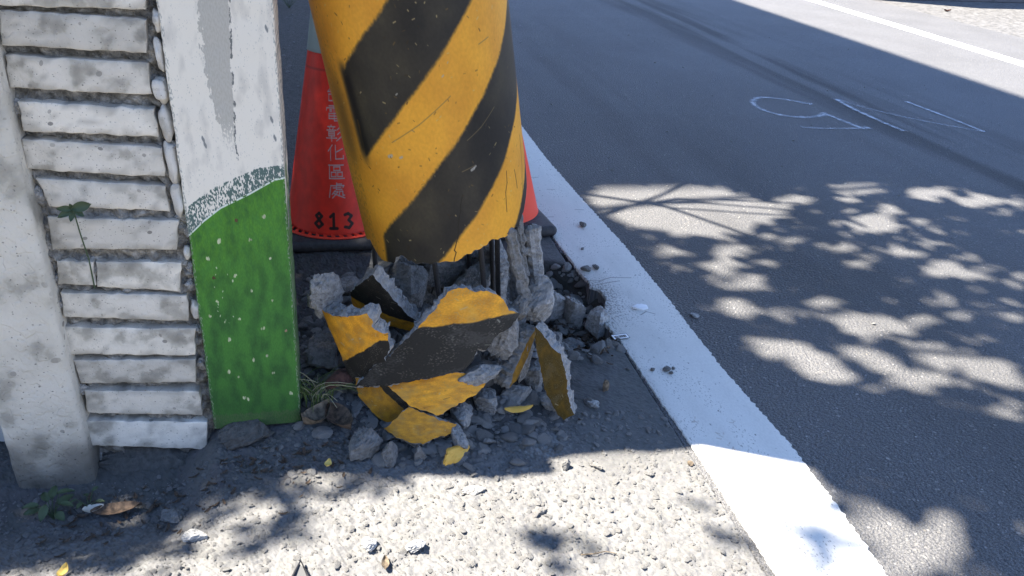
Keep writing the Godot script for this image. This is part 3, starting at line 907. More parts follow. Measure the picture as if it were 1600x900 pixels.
func pole_image() -> Image:
	var w := 1536
	var h := 1280                                         # s from 0 to 1.3
	var im := Image.create(w, h, false, Image.FORMAT_RGB8)
	var big := nz(141, 0.006, FastNoiseLite.TYPE_SIMPLEX_SMOOTH, 5).get_image(w, h).get_data()
	var fine := nz(142, 0.08, FastNoiseLite.TYPE_SIMPLEX, 3).get_image(w, h).get_data()
	var d := PackedByteArray()
	d.resize(w * h * 3)
	var ya := Vector3(0.845, 0.60, 0.19)
	var yb := Vector3(0.765, 0.525, 0.165)
	var ka := Vector3(0.135, 0.128, 0.118)
	var kb := Vector3(0.235, 0.215, 0.17)
	for py in h:
		var s := 1.3 * (1.0 - (py + 0.5) / h)
		for px in w:
			var th := -180.0 + 360.0 * (px + 0.5) / w
			var i := py * w + px
			var b := big[i] / 255.0
			var f := fine[i] / 255.0
			var q := s - 0.0031 * th + (b - 0.5) * 0.010 + (f - 0.5) * 0.0035
			# bands: dark 0.113..0.283, 0.438..0.600, then every 0.323
			var k := 0.0
			var e := 0.0065
			var ph := fposmod(q - 0.113, 0.3235)
			k = smoothstep(-e, e, ph) * (1.0 - smoothstep(0.166 - e, 0.166 + e, ph)) + smoothstep(0.3235 - e, 0.3235 + e, ph)
			var seam := 1.0
			if th < -40.0 and th > -140.0:
				var lim := -54.0 + (b - 0.5) * 4.0 + (2.0 if s < 0.35 else 0.0)
				seam = smoothstep(lim - 3.0, lim + 1.5, th)
				k *= seam
				# the long soft stroke beside the seam
				var m := exp(-pow((th - (-54.5 + (0.45 - s) * 12.0)) / 3.4, 2.0)) * smoothstep(0.25, 0.30, s) * (1.0 - smoothstep(0.43, 0.46, s))
				k = maxf(k, m * 0.95)
				k = maxf(k, 0.45 * exp(-pow((th + 66.0) / 9.0, 2.0)) * smoothstep(0.22, 0.30, s) * (1.0 - smoothstep(0.36, 0.46, s)))
			var y := ya.lerp(yb, clampf(b * 1.6 - 0.4, 0, 1)) * (0.965 + 0.07 * f)
			var n := ka.lerp(kb, clampf(b * 1.4 - 0.5 + smoothstep(10.0, -50.0, th) * 0.6, 0, 1)) * (0.93 + 0.14 * f)
			if th > -70.0 and th < -35.0: n = n.lerp(Vector3(0.085, 0.08, 0.078), exp(-pow((th - (-53.0 + (0.45 - s) * 18.0)) / 3.2, 2.0)) * smoothstep(0.27, 0.30, s) * (1.0 - smoothstep(0.42, 0.45, s)))
			var c := y.lerp(n, k)
			if th < -62.0 and th > -110.0: c = c.lerp(Vector3(0.50, 0.40, 0.20), clampf((f - 0.45) * 1.6, 0.0, 0.5) * smoothstep(0.75, 0.3, s))
			d[i * 3] = int(clampf(c.x, 0, 1) * 255)
			d[i * 3 + 1] = int(clampf(c.y, 0, 1) * 255)
			d[i * 3 + 2] = int(clampf(c.z, 0, 1) * 255)
	im = Image.create_from_data(w, h, false, Image.FORMAT_RGB8, d)
	var at := func(th: float, s: float) -> Vector2: return Vector2((th + 180.0) / 360.0 * w, (1.0 - s / 1.3) * h)
	# cracks and scratches in the paint, chipped spots
	var dk := Color(0.10, 0.08, 0.06, 0.85)
	var lt := Color(0.62, 0.60, 0.56, 0.8)
	for l in [[[-6.6, 0.055], [-3.5, 0.085], [-3.0, 0.10], [0.5, 0.14], [3.5, 0.17], [6.0, 0.20]], [[57, 0.10], [58, 0.15], [62, 0.19], [64, 0.25]], [[36, 0.13], [37, 0.17], [40, 0.21]], [[50, 0.16], [49, 0.2]]]:
		for i in l.size() - 1:
			var a: Vector2 = at.call(l[i][0], l[i][1])
			var b: Vector2 = at.call(l[i + 1][0], l[i + 1][1])
			var m := a.lerp(b, 0.5) + Vector2(rng.randf_range(-5, 5), rng.randf_range(-3, 3))
			stroke(im, a, m, 1.1, dk, 1.2)
			stroke(im, m, b, 1.1, dk, 1.2)
	for l in [[[14, 0.30], [24, 0.315], [36, 0.34]], [[-30, 0.315], [-12, 0.345], [8, 0.385]], [[8, 0.245], [17, 0.25]], [[30, 0.455], [38, 0.46]]]:
		for i in l.size() - 1: stroke(im, at.call(l[i][0], l[i][1]), at.call(l[i + 1][0], l[i + 1][1]), 0.9, Color(0.45, 0.38, 0.25, 0.7), 1.2)
	for p in [[-34, 0.288, 7], [-27, 0.286, 5], [14, 0.243, 6], [16, 0.246, 4], [-22, 0.40, 3], [5, 0.42, 3], [9, 0.44, 2]]:
		stroke(im, at.call(p[0], p[1]), at.call(p[0] + p[2] * 0.3, p[1] + 0.002), p[2] * 0.45, lt, 1.5)
	var r2 := RandomNumberGenerator.new()
	r2.seed = 77
	for i in 480:
		var p: Vector2 = at.call(r2.randf_range(-95, 95), r2.randf_range(0.02, 0.8))
		var q := p + Vector2(r2.randf_range(-6, 6), r2.randf_range(-4, 4))
		stroke(im, p, q, r2.randf_range(0.4, 1.4), [Color(0.2, 0.15, 0.08, 0.6), Color(0.75, 0.66, 0.45, 0.6), Color(0.4, 0.3, 0.15, 0.6)][i % 3], 1.2)
	return im

func build_pole() -> void:
	var foot := AX0 - AX * 0.3
	var t := base("utility_pole", foot, "leaning concrete utility pole painted with yellow and black stripes, snapped off above its stump", "utility pole")
	# how high along the axis the shell is broken off, round the pole
	var edge := [Vector2(-180, 0.09), Vector2(-140, 0.05), Vector2(-110, 0.075), Vector2(-88, 0.064), Vector2(-72, 0.082), Vector2(-64, 0.056), Vector2(-58, 0.050), Vector2(-47, 0.058), Vector2(-45, 0.071), Vector2(-39, 0.078), Vector2(-34, 0.068), Vector2(-27, 0.064), Vector2(-14, 0.067), Vector2(-4, 0.066), Vector2(3, 0.075), Vector2(17, 0.083), Vector2(21, 0.088), Vector2(33, 0.080), Vector2(40, 0.086), Vector2(47, 0.084), Vector2(58, 0.105), Vector2(68, 0.128), Vector2(75, 0.15), Vector2(80, 0.19), Vector2(86, 0.235), Vector2(95, 0.25), Vector2(112, 0.21), Vector2(135, 0.15), Vector2(160, 0.11), Vector2(180, 0.09)]
	var e := nz(151, 0.16, FastNoiseLite.TYPE_SIMPLEX, 2)
	var nt := 480
	var v := PackedVector3Array()
	var uv := PackedVector2Array()
	var rows := 26
	for j in rows:
		for k in nt + 1:
			var th := -180.0 + 360.0 * k / nt
			var b := interp(edge, th) + e.get_noise_1d(th) * 0.003
			var s := lerpf(b, 1.3, pow(float(j) / (rows - 1), 1.5))
			v.append(pole_pt(deg_to_rad(th), s, PR - 0.0022 * s) - foot)
			uv.append(Vector2((th + 180.0) / 360.0, 1.0 - s / 1.3))
	M.pole = mat(Color.WHITE, 0.5, 0.35)
	M.pole.albedo_texture = itex(pole_image())
	var sh := put("painted_shell", mk(v, grid_idx(nt + 1, rows, true), uv), M.pole, t)
	# the broken rim and the hollow inside
	v = PackedVector3Array()
	var n3 := nz(152, 38.0, FastNoiseLite.TYPE_SIMPLEX, 3)
	for j in 9:
		for k in nt + 1:
			var th := -180.0 + 360.0 * k / nt
			var b := interp(edge, th) + e.get_noise_1d(th) * 0.003
			var r := PR
			var s := b
			if j > 0:
				r = PR - 0.006 * j - (0.0 if j < 8 else 0.0)
				s = b + 0.002 * j + n3.get_noise_2d(th * 0.013, j * 0.006) * 0.010 * minf(1.0, j * 0.4)
			if j == 8: s = 1.3
			var p := pole_pt(deg_to_rad(th), s, r) - foot
			if j > 0 and j < 8: p += Vector3(n3.get_noise_3dv(p), n3.get_noise_3dv(p + Vector3.ONE), n3.get_noise_3dv(p + Vector3.UP * 5)) * 0.005
			v.append(p)
	put("broken_rim", mk(v, grid_idx(nt + 1, 9), PackedVector2Array(), PackedColorArray(), true), M.concrete, sh)
	# the rest of the pole, out of the picture
	v = PackedVector3Array()
	for j in 8:
		for k in 41:
			v.append(pole_pt(TAU * k / 40.0, lerpf(1.3, 8.5, j / 7.0), lerpf(PR - 0.003, 0.115, j / 7.0)) - foot)
	put("upper_shaft", mk(v, grid_idx(41, 8, true)), M.concrete, t)
	# reinforcing bars that still join the two halves
	for k in 9:
		var a: float = deg_to_rad([-150, -112, 130, 148, -13, 26, 70, 100, 165][k])
		var top := pole_pt(a, 0.30, 0.128)
		var bot := Vector3(0.25 + sin(a) * 0.135, 0.02, -1.43 + cos(a) * 0.135)
		if k == 4: bot = Vector3(0.262, 0.06, -1.41)
		if k == 5: bot = Vector3(0.352, 0.06, -1.41)
		var pts := []
		var bow := Vector3(rng.randf_range(-0.02, 0.02), 0, rng.randf_range(-0.02, 0.02))
		for i in 9:
			var u := i / 8.0
			pts.append(bot.lerp(top, u) + bow * sin(u * PI) - foot)
		put("reinforcing_bar", tube(pts, 0.0056, 0.0056, 8), M.steel, t)
	# upright splinters of concrete on the road side
	for q in [[Vector3(0.420, 0.365, -1.40), Vector3(0.450, 0.20, -1.385), 0.019, 0.021, 0], [Vector3(0.352, 0.40, -1.31), Vector3(0.402, 0.225, -1.315), 0.011, 0.016, 1], [Vector3(0.385, 0.41, -1.37), Vector3(0.408, 0.26, -1.36), 0.008, 0.009, 1], [Vector3(0.378, 0.37, -1.37), Vector3(0.398, 0.2, -1.36), 0.013, 0.016, 1]]:
		put("concrete_splinter", splinter(q[0] - foot, q[1] - foot, q[2], q[3], int(q[0].x * 1000)), M.concrete if q[4] == 0 else M.concrete_dark, t)

func splinter(a: Vector3, b: Vector3, ra: float, rb: float, sd: int) -> ArrayMesh:
	var n := nz(sd, 32.0, FastNoiseLite.TYPE_SIMPLEX, 3)
	var v := PackedVector3Array()
	var d := (b - a).normalized()
	var s := d.cross(Vector3(0.2, 0.1, 0.9)).normalized()
	var t := d.cross(s)
	var rows := 26
	for j in rows:
		var u := float(j) / (rows - 1)
		for k in 13:
			var an := TAU * (k % 12) / 12.0
			var r := lerpf(ra, rb, u) * (0.8 if k % 3 == 0 else 1.05)
			if j == 0 or j == rows - 1: r *= 0.3
			var p := a.lerp(b, u) + (s * cos(an) + t * sin(an) * 0.8) * r
			v.append(p + (s * cos(an) + t * sin(an)) * n.get_noise_3dv(p) * 0.006)
	var idx := grid_idx(13, rows)
	var m := mk(v, idx, PackedVector2Array(), PackedColorArray(), true, null)
	return m

# a piece of the pole's wall: an outline on a bent sheet, with thickness; painted outside, broken concrete elsewhere
func fragment(parent: Node3D, o: Vector3, phi: float, tau: float, R: float, thick: float, outline: Array, lines: Array, first_yellow: bool, sd: int, spread := 0.007, dull_shade := 0.0) -> void:
	var p := deg_to_rad(phi)
	var t := deg_to_rad(tau)
	var nh := Vector3(sin(p), 0, cos(p))
	var U := Vector3(cos(p), 0, -sin(p))
	var V := Vector3.UP * cos(t) + nh * sin(t)
	var N := nh * cos(t) - Vector3.UP * sin(t)
	var r := RandomNumberGenerator.new()
	r.seed = sd
	var n3 := nz(sd, 70.0, FastNoiseLite.TYPE_SIMPLEX, 3)
	var at := func(q: Vector2, w: float) -> Vector3:
		var a := q.x / R
		return o + U * (R + w) * sin(a) + N * ((R + w) * cos(a) - R) + V * q.y
	# the outline, resampled with small steps
	var rim := PackedVector2Array()
	for i in outline.size():
		var a: Vector2 = outline[i]
		var b: Vector2 = outline[(i + 1) % outline.size()]
		var m := maxi(1, int(a.distance_to(b) / 0.0045))
		for k in m:
			var q := a.lerp(b, float(k) / m)
			rim.append(q + Vector2(n3.get_noise_3d(q.x, q.y, 0), n3.get_noise_3d(q.x, q.y, 5)) * 0.0032)
	var lo := Vector2(9, 9)
	var hi := Vector2(-9, -9)
	for q in rim:
		lo = lo.min(q)
		hi = hi.max(q)
	var pts := PackedVector2Array(rim)
	var nr := rim.size()
	var y := lo.y
	while y < hi.y:
		var x := lo.x
		while x < hi.x:
			var q := Vector2(x, y) + Vector2(r.randf_range(-0.002, 0.002), r.randf_range(-0.002, 0.002))
			if Geometry2D.is_point_in_polygon(q, rim):
				var near := false
				for e in rim:
					if e.distance_squared_to(q) < 0.000016: near = true
				if not near: pts.append(q)
			x += 0.009
		y += 0.009
	var tris := Geometry2D.triangulate_delaunay(pts)
	var idx := PackedInt32Array()
	for k in range(0, tris.size(), 3):
		var c := (pts[tris[k]] + pts[tris[k + 1]] + pts[tris[k + 2]]) / 3.0
		if Geometry2D.is_point_in_polygon(c, rim): idx.append_array([tris[k], tris[k + 1], tris[k + 2]])
	var v := PackedVector3Array()
	var uv := PackedVector2Array()
	for q in pts:
		v.append(at.call(q, 0.0))
		uv.append(Vector2((q.x - lo.x) / (hi.x - lo.x), (hi.y - q.y) / (hi.y - lo.y)))
	# the paint on it
	var w := 200
	var im := Image.create(w, w, false, Image.FORMAT_RGB8)
	var mott := nz(sd + 1, 0.03, FastNoiseLite.TYPE_SIMPLEX_SMOOTH, 4)
	var fine := nz(sd + 2, 0.22, FastNoiseLite.TYPE_SIMPLEX, 2)
	for py in w:
		for px in w:
			var q := Vector2(lerpf(lo.x, hi.x, (px + 0.5) / w), lerpf(hi.y, lo.y, (py + 0.5) / w))
			var k := 0.0 if first_yellow else 1.0
			var mo := mott.get_noise_2d(px, py)
			for l in lines:
				var d := interp(l, q.x) - q.y + mo * 0.004
				k = lerpf(k, 1.0 - k, smoothstep(-0.0018, 0.0018, d))
			var f := fine.get_noise_2d(px, py)
			var c := Color(0.865, 0.61, 0.18).lerp(Color(0.70, 0.47, 0.15), clampf(0.4 + mo * 0.8, 0, 1))
			c = c.lerp(Color(0.29, 0.235, 0.105), clampf(dull_shade * (0.88 + 0.2 * mo), 0, 1))  # olive tint; on the road-side pieces it paints in their shade
			c = c.lerp(Color(0.155, 0.148, 0.135), k) * (1.0 + f * 0.09)
			if f > 0.55 and mo > 0.05: c = c.lerp(Color(0.5, 0.46, 0.40), 0.55)
			var dust := clampf((mott.get_noise_2d(px * 0.5 + 300.0, py * 0.5) + f * 0.25 - 0.12) * 1.3, 0.0, 0.45)
			c = c.lerp(Color(0.46, 0.44, 0.41), dust * 0.55)
			im.set_pixel(px, py, c.clamp())
	for i in 14:
		var a := Vector2(r.randf_range(0, w), r.randf_range(0, w))
		stroke(im, a, a + Vector2(r.randf_range(-14, 14), r.randf_range(-8, 8)), r.randf_range(0.3, 1.2), [Color(0.65, 0.62, 0.55, 0.7), Color(0.3, 0.22, 0.1, 0.6)][i % 2], 1.2)
	var pm := mat(Color.WHITE, 0.55, 0.3)
	pm.albedo_texture = itex(im)
	var outer_c: Vector3 = o - N * R * 4.0
	var body := put("shell_fragment", mk(v, idx, uv, PackedColorArray(), false, outer_c), pm, parent)
	body.position = -parent.position
	# broken edge and back
	var ev := PackedVector3Array()
	var lay := 5
	for j in lay + 1:
		var u := float(j) / lay
		for i in nr + 1:
			var q := rim[i % nr]
			var prev := rim[(i + nr - 1) % nr]
			var nxt := rim[(i + 1) % nr]
			var tan := (nxt - prev).normalized()
			var side := Vector2(tan.y, -tan.x)
			if Geometry2D.is_point_in_polygon(q + side * 0.002, rim): side = -side
			var bulge := 0.0
			if j > 0: bulge = (spread * (0.25 + 0.8 * n3.get_noise_2d(q.x * 0.35 + 9.0, q.y * 0.35)) + 0.0055 * n3.get_noise_3d(q.x, q.y, u * 0.05)) * minf(1.0, u * 2.2)
			var depth := -thick * u * (1.0 + 0.35 * n3.get_noise_2d(q.x * 0.4, q.y * 0.4 + 3.0))
			ev.append(at.call(q + side * bulge, depth))
	var eidx := grid_idx(nr + 1, lay + 1)
	# the back: the same triangles, sunk and rough
	var o2 := ev.size()
	for i in pts.size():
		var q := pts[i]
		if i < nr: ev.append(ev[lay * (nr + 1) + i])
		else: ev.append(at.call(q, -thick + 0.010 * n3.get_noise_3d(q.x, q.y, 2.0)))
	for k in idx: eidx.append(k + o2)
	var cc := Vector2.ZERO
	for q in rim: cc += q
	cc /= nr
	var mid: Vector3 = at.call(cc, -thick * 0.45)
	var em := put("broken_edge", mk(ev, eidx, PackedVector2Array(), PackedColorArray(), true, mid), M.concrete, body)

func build_stump() -> void:
	var foot := Vector3(0.25, 0.0, -1.42)
	var t := base("broken_pole_stump", foot, "shattered stump of the striped pole, its painted concrete wall burst outwards in pieces", "stump")
	# A: the left side, bent outwards, and what is left of it lower down
	fragment(t, Vector3(0.046, 0.203, -1.250), -38, 10, 0.17, 0.030, [Vector2(-0.081, 0.031), Vector2(-0.051, 0.038), Vector2(-0.007, 0.053), Vector2(0.040, 0.073), Vector2(0.049, 0.057), Vector2(0.045, 0.044), Vector2(0.060, 0.030), Vector2(0.075, 0.029), Vector2(0.075, -0.013), Vector2(0.062, -0.035), Vector2(0.073, -0.068), Vector2(0.076, -0.120), Vector2(-0.004, -0.131), Vector2(-0.030, -0.094), Vector2(-0.042, -0.047), Vector2(-0.063, -0.003)],
		[[Vector2(-0.05, -0.088), Vector2(0.0, -0.042), Vector2(0.058, 0.012)], [Vector2(-0.05, -0.16), Vector2(0.0, -0.118), Vector2(0.06, -0.07)]], true, 401, 0.012)
	fragment(t, Vector3(0.092, 0.075, -1.238), -25, -4, 0.19, 0.03, [Vector2(-0.050, 0.027), Vector2(0.012, 0.047), Vector2(0.064, -0.000), Vector2(0.065, -0.066), Vector2(0.037, -0.067), Vector2(0.001, -0.050), Vector2(-0.042, -0.010)], [[Vector2(-0.03, 0.06), Vector2(0.013, 0.014), Vector2(0.065, -0.035)]], false, 402, 0.006, 0.45)
	# B: the dark slab behind it
	fragment(t, Vector3(0.111, 0.242, -1.310), -32, 22, 0.25, 0.030, [Vector2(-0.085, -0.008), Vector2(-0.043, 0.045), Vector2(-0.008, 0.084), Vector2(0.006, 0.061), Vector2(0.027, 0.016), Vector2(0.047, -0.025), Vector2(0.066, -0.043), Vector2(0.057, -0.063), Vector2(0.042, -0.073), Vector2(-0.001, -0.070), Vector2(-0.027, -0.062), Vector2(-0.093, -0.058)], [[Vector2(-0.09, -0.02), Vector2(-0.016, -0.028), Vector2(0.069, -0.049)]], false, 403, 0.004)
	# C: the big front piece, yellow above and black below
	fragment(t, Vector3(0.242, 0.226, -1.215), 4, -14, 0.27, 0.028, [Vector2(-0.069, 0.022), Vector2(-0.055, 0.038), Vector2(-0.044, 0.045), Vector2(-0.031, 0.067), Vector2(-0.017, 0.083), Vector2(-0.002, 0.089), Vector2(0.018, 0.087), Vector2(0.033, 0.078), Vector2(0.049, 0.077), Vector2(0.065, 0.075), Vector2(0.092, 0.061), Vector2(0.106, 0.043), Vector2(0.115, 0.028), Vector2(0.146, 0.015), Vector2(0.117, -0.007), Vector2(0.083, -0.017), Vector2(0.056, -0.045), Vector2(0.041, -0.038), Vector2(0.026, -0.064), Vector2(0.010, -0.077), Vector2(-0.040, -0.084), Vector2(-0.072, -0.091), Vector2(-0.108, -0.098), Vector2(-0.140, -0.105), Vector2(-0.170, -0.111), Vector2(-0.210, -0.117), Vector2(-0.188, -0.094), Vector2(-0.165, -0.067), Vector2(-0.138, -0.050), Vector2(-0.127, -0.040), Vector2(-0.114, -0.025), Vector2(-0.095, -0.006), Vector2(-0.079, 0.010)],
		[[Vector2(-0.1, 0.012), Vector2(-0.043, 0.016), Vector2(0.042, 0.018), Vector2(0.106, 0.022), Vector2(0.129, 0.021)]], true, 404, 0.010)
	# D, E: the yellow pieces below it
	fragment(t, Vector3(0.211, 0.101, -1.190), 0, -34, 0.16, 0.026, [Vector2(-0.116, 0.031), Vector2(-0.060, 0.041), Vector2(0.015, 0.042), Vector2(0.115, 0.031), Vector2(0.099, 0.009), Vector2(0.074, -0.004), Vector2(0.041, -0.017), Vector2(0.014, -0.028), Vector2(-0.007, -0.040), Vector2(-0.036, -0.027), Vector2(-0.063, -0.016), Vector2(-0.083, 0.003)], [], true, 405, 0.003)
	fragment(t, Vector3(0.166, 0.051, -1.165), -12, -38, 0.14, 0.026, [Vector2(-0.024, 0.034), Vector2(0.007, 0.025), Vector2(0.039, 0.013), Vector2(0.074, 0.004), Vector2(0.063, -0.013), Vector2(0.038, -0.022), Vector2(0.010, -0.034), Vector2(-0.017, -0.034), Vector2(-0.043, -0.024), Vector2(-0.071, -0.010), Vector2(-0.048, 0.011)], [], true, 406, 0.006, 0.25)
	# G, H: the upright pieces on the road side, their shade painted in
	fragment(t, Vector3(0.446, 0.131, -1.200), -34, -2, 0.30, 0.030, [Vector2(-0.057, 0.084), Vector2(-0.038, 0.071), Vector2(-0.024, 0.059), Vector2(-0.014, 0.047), Vector2(0.003, 0.042), Vector2(0.018, 0.002), Vector2(0.029, -0.047), Vector2(0.047, -0.094), Vector2(0.029, -0.112), Vector2(0.012, -0.100), Vector2(-0.021, -0.050), Vector2(-0.040, 0.009), Vector2(-0.054, 0.049)], [], true, 407, 0.004, 1.1)
	fragment(t, Vector3(0.391, 0.142, -1.260), 30, -8, 0.50, 0.034, [Vector2(0.039, 0.041), Vector2(0.035, 0.024), Vector2(0.013, -0.014), Vector2(-0.015, -0.051), Vector2(-0.040, -0.069), Vector2(-0.027, -0.037), Vector2(-0.007, -0.006), Vector2(0.017, 0.026)], [], true, 408, 0.008, 0.7)
	# the far half of the wall, seen from inside
	for k in 3:
		var ph: float = [205.0, 150.0, 252.0][k]
		var c := Vector3(0.25 + sin(deg_to_rad(ph)) * 0.185, 0.11, -1.42 + cos(deg_to_rad(ph)) * 0.185)
		var hh: float = [0.17, 0.155, 0.10][k]
		fragment(t, c, ph, 4, 0.19, 0.045, [Vector2(-0.10, -0.12), Vector2(-0.10, hh * 0.7), Vector2(-0.06, hh), Vector2(-0.02, hh * 0.72), Vector2(0.03, hh * 1.05), Vector2(0.08, hh * 0.8), Vector2(0.10, hh * 0.4), Vector2(0.10, -0.12)], [[Vector2(-0.1, -0.02), Vector2(0.1, 0.05)]], true, 410 + k, 0.008)
	# lumps that still hang on it
	for q in [[Vector3(-0.002, 0.258, -1.318), Vector3(0.030, 0.042, 0.011), 0], [Vector3(-0.022, 0.25, -1.325), Vector3(0.018, 0.024, 0.012), 0], [Vector3(0.424, 0.215, -1.325), Vector3(0.032, 0.050, 0.028), 0], [Vector3(0.398, 0.125, -1.292), Vector3(0.024, 0.060, 0.026), 0], [Vector3(0.26, 0.19, -1.545), Vector3(0.07, 0.06, 0.03), 0], [Vector3(0.355, 0.165, -1.285), Vector3(0.032, 0.05, 0.035), 0], [Vector3(0.375, 0.225, -1.29), Vector3(0.024, 0.03, 0.02), 1], [Vector3(0.30, 0.115, -1.235), Vector3(0.055, 0.018, 0.03), 0], [Vector3(0.19, 0.185, -1.50), Vector3(0.05, 0.06, 0.03), 0], [Vector3(0.34, 0.17, -1.51), Vector3(0.06, 0.055, 0.03), 0]]:
		var o := put("concrete_lump", rock(int(q[0].x * 3000 + q[0].y * 777), q[1] * 1.1, 15, 0.06, 2), M.concrete if q[2] == 0 else M.concrete_dark, t)
		o.position = q[0] - foot
		o.rotation = Vector3(0, rng.randf() * 0.6, rng.randf_range(-0.3, 0.3))

# ------------------------------------------------------------------ cones
func text_strokes() -> Array:
	# each character as strokes in a box of 100 x 100
	var tai := [[45, 5, 20, 40], [20, 40, 80, 38], [65, 22, 84, 46], [25, 55, 75, 55], [75, 55, 75, 92], [75, 92, 25, 92], [25, 92, 25, 55]]
	var dian := [[22, 6, 78, 6], [10, 18, 90, 18], [10, 18, 8, 32], [90, 18, 86, 32], [50, 6, 50, 42], [26, 28, 38, 28], [62, 28, 74, 28], [26, 37, 38, 37], [62, 37, 74, 37], [22, 50, 78, 50], [78, 50, 78, 80], [22, 50, 22, 80], [22, 80, 78, 80], [22, 65, 78, 65], [50, 50, 50, 93], [50, 93, 92, 93], [92, 93, 92, 82]]
	var zhang := [[30, 2, 30, 10], [10, 12, 52, 12], [20, 18, 24, 28], [42, 18, 38, 28], [6, 32, 58, 32], [16, 42, 48, 42], [16, 42, 16, 66], [48, 42, 48, 66], [16, 54, 48, 54], [16, 66, 48, 66], [32, 66, 32, 97], [4, 79, 60, 79], [88, 8, 64, 30], [90, 36, 64, 58], [94, 64, 58, 96]]
	var hua := [[32, 4, 8, 42], [22, 26, 22, 97], [90, 28, 50, 48], [50, 6, 50, 88], [50, 88, 93, 88], [93, 88, 93, 70]]
	var qu := [[6, 10, 94, 10], [11, 10, 11, 92], [11, 92, 95, 92], [36, 20, 72, 20], [36, 20, 36, 42], [72, 20, 72, 42], [36, 42, 72, 42], [22, 53, 48, 53], [22, 53, 22, 80], [48, 53, 48, 80], [22, 80, 48, 80], [58, 53, 84, 53], [58, 53, 58, 80], [84, 53, 84, 80], [58, 80, 84, 80]]
	var chu := [[50, 2, 50, 20], [50, 10, 80, 10], [15, 20, 92, 20], [92, 20, 86, 31], [15, 20, 6, 92], [28, 34, 74, 31], [47, 24, 47, 43], [47, 43, 80, 43], [40, 50, 22, 74], [38, 57, 56, 57], [56, 57, 24, 96], [32, 68, 94, 97], [66, 55, 61, 84], [66, 55, 84, 55], [84, 55, 84, 80], [84, 80, 94, 80]]
	return [tai, dian, zhang, hua, qu, chu]

func cone_image() -> Image:
	var w := 1024
	var h := 700                                              # 0.7 m
	var im := Image.create(w, h, false, Image.FORMAT_RGB8)
	im.fill(Color(0.83, 0.175, 0.10))
	var mo := nz(161, 0.02, FastNoiseLite.TYPE_SIMPLEX_SMOOTH, 4)
	for y in h:
		for x in w:
			var k := mo.get_noise_2d(x, y)
			im.set_pixel(x, y, Color(0.83, 0.175, 0.10) * (1.0 + 0.10 * k))
	var white := Color(0.66, 0.61, 0.60, 0.9)
	var chars := text_strokes()
	for k in 6:
		var s := 0.387 - k * 0.047
		var yy := 0.168 + (5 - k) * 0.0535
		var r := lerpf(0.148, 0.03, yy / 0.7)
		var cw := 0.046 / (TAU * r) * w
		for l in chars[k]:
			var a := Vector2(w * 0.5 + (l[0] / 100.0 - 0.5) * cw, h - (yy + (50 - l[1]) / 100.0 * 0.046) * 1000.0)
			var b := Vector2(w * 0.5 + (l[2] / 100.0 - 0.5) * cw, h - (yy + (50 - l[3]) / 100.0 * 0.046) * 1000.0)
			stroke(im, a, b, 1.9, white, 1.5)
	# 813
	var r0 := 0.137
	var px := 1.0 / (TAU * r0) * w
	var dig := [[[30, 25, 50, 8], [50, 8, 70, 25], [70, 25, 50, 47], [50, 47, 30, 25], [50, 47, 25, 72], [25, 72, 50, 93], [50, 93, 75, 72], [75, 72, 50, 47]], [[28, 25, 50, 8], [50, 8, 50, 93], [28, 93, 72, 93]], [[26, 14, 50, 8], [50, 8, 72, 24], [72, 24, 50, 47], [50, 47, 74, 70], [74, 70, 50, 93], [50, 93, 24, 86]]]
	for k in 3:
		for l in dig[k]:
			var a := Vector2(w * 0.5 + ((k - 1) * 0.042 - 0.012 + (l[0] - 50) / 100.0 * 0.042) * px, h - (0.079 + (50 - l[1]) / 100.0 * 0.050) * 1000.0)
			var b := Vector2(w * 0.5 + ((k - 1) * 0.042 - 0.012 + (l[2] - 50) / 100.0 * 0.042) * px, h - (0.079 + (50 - l[3]) / 100.0 * 0.050) * 1000.0)
			stroke(im, a, b, 4.4, Color(0.10, 0.05, 0.04, 0.95), 1.5)
	stroke(im, Vector2(0, h - 495), Vector2(w, h - 495), 3.0, Color(0.6, 0.15, 0.1, 0.7), 3.0)
	return im

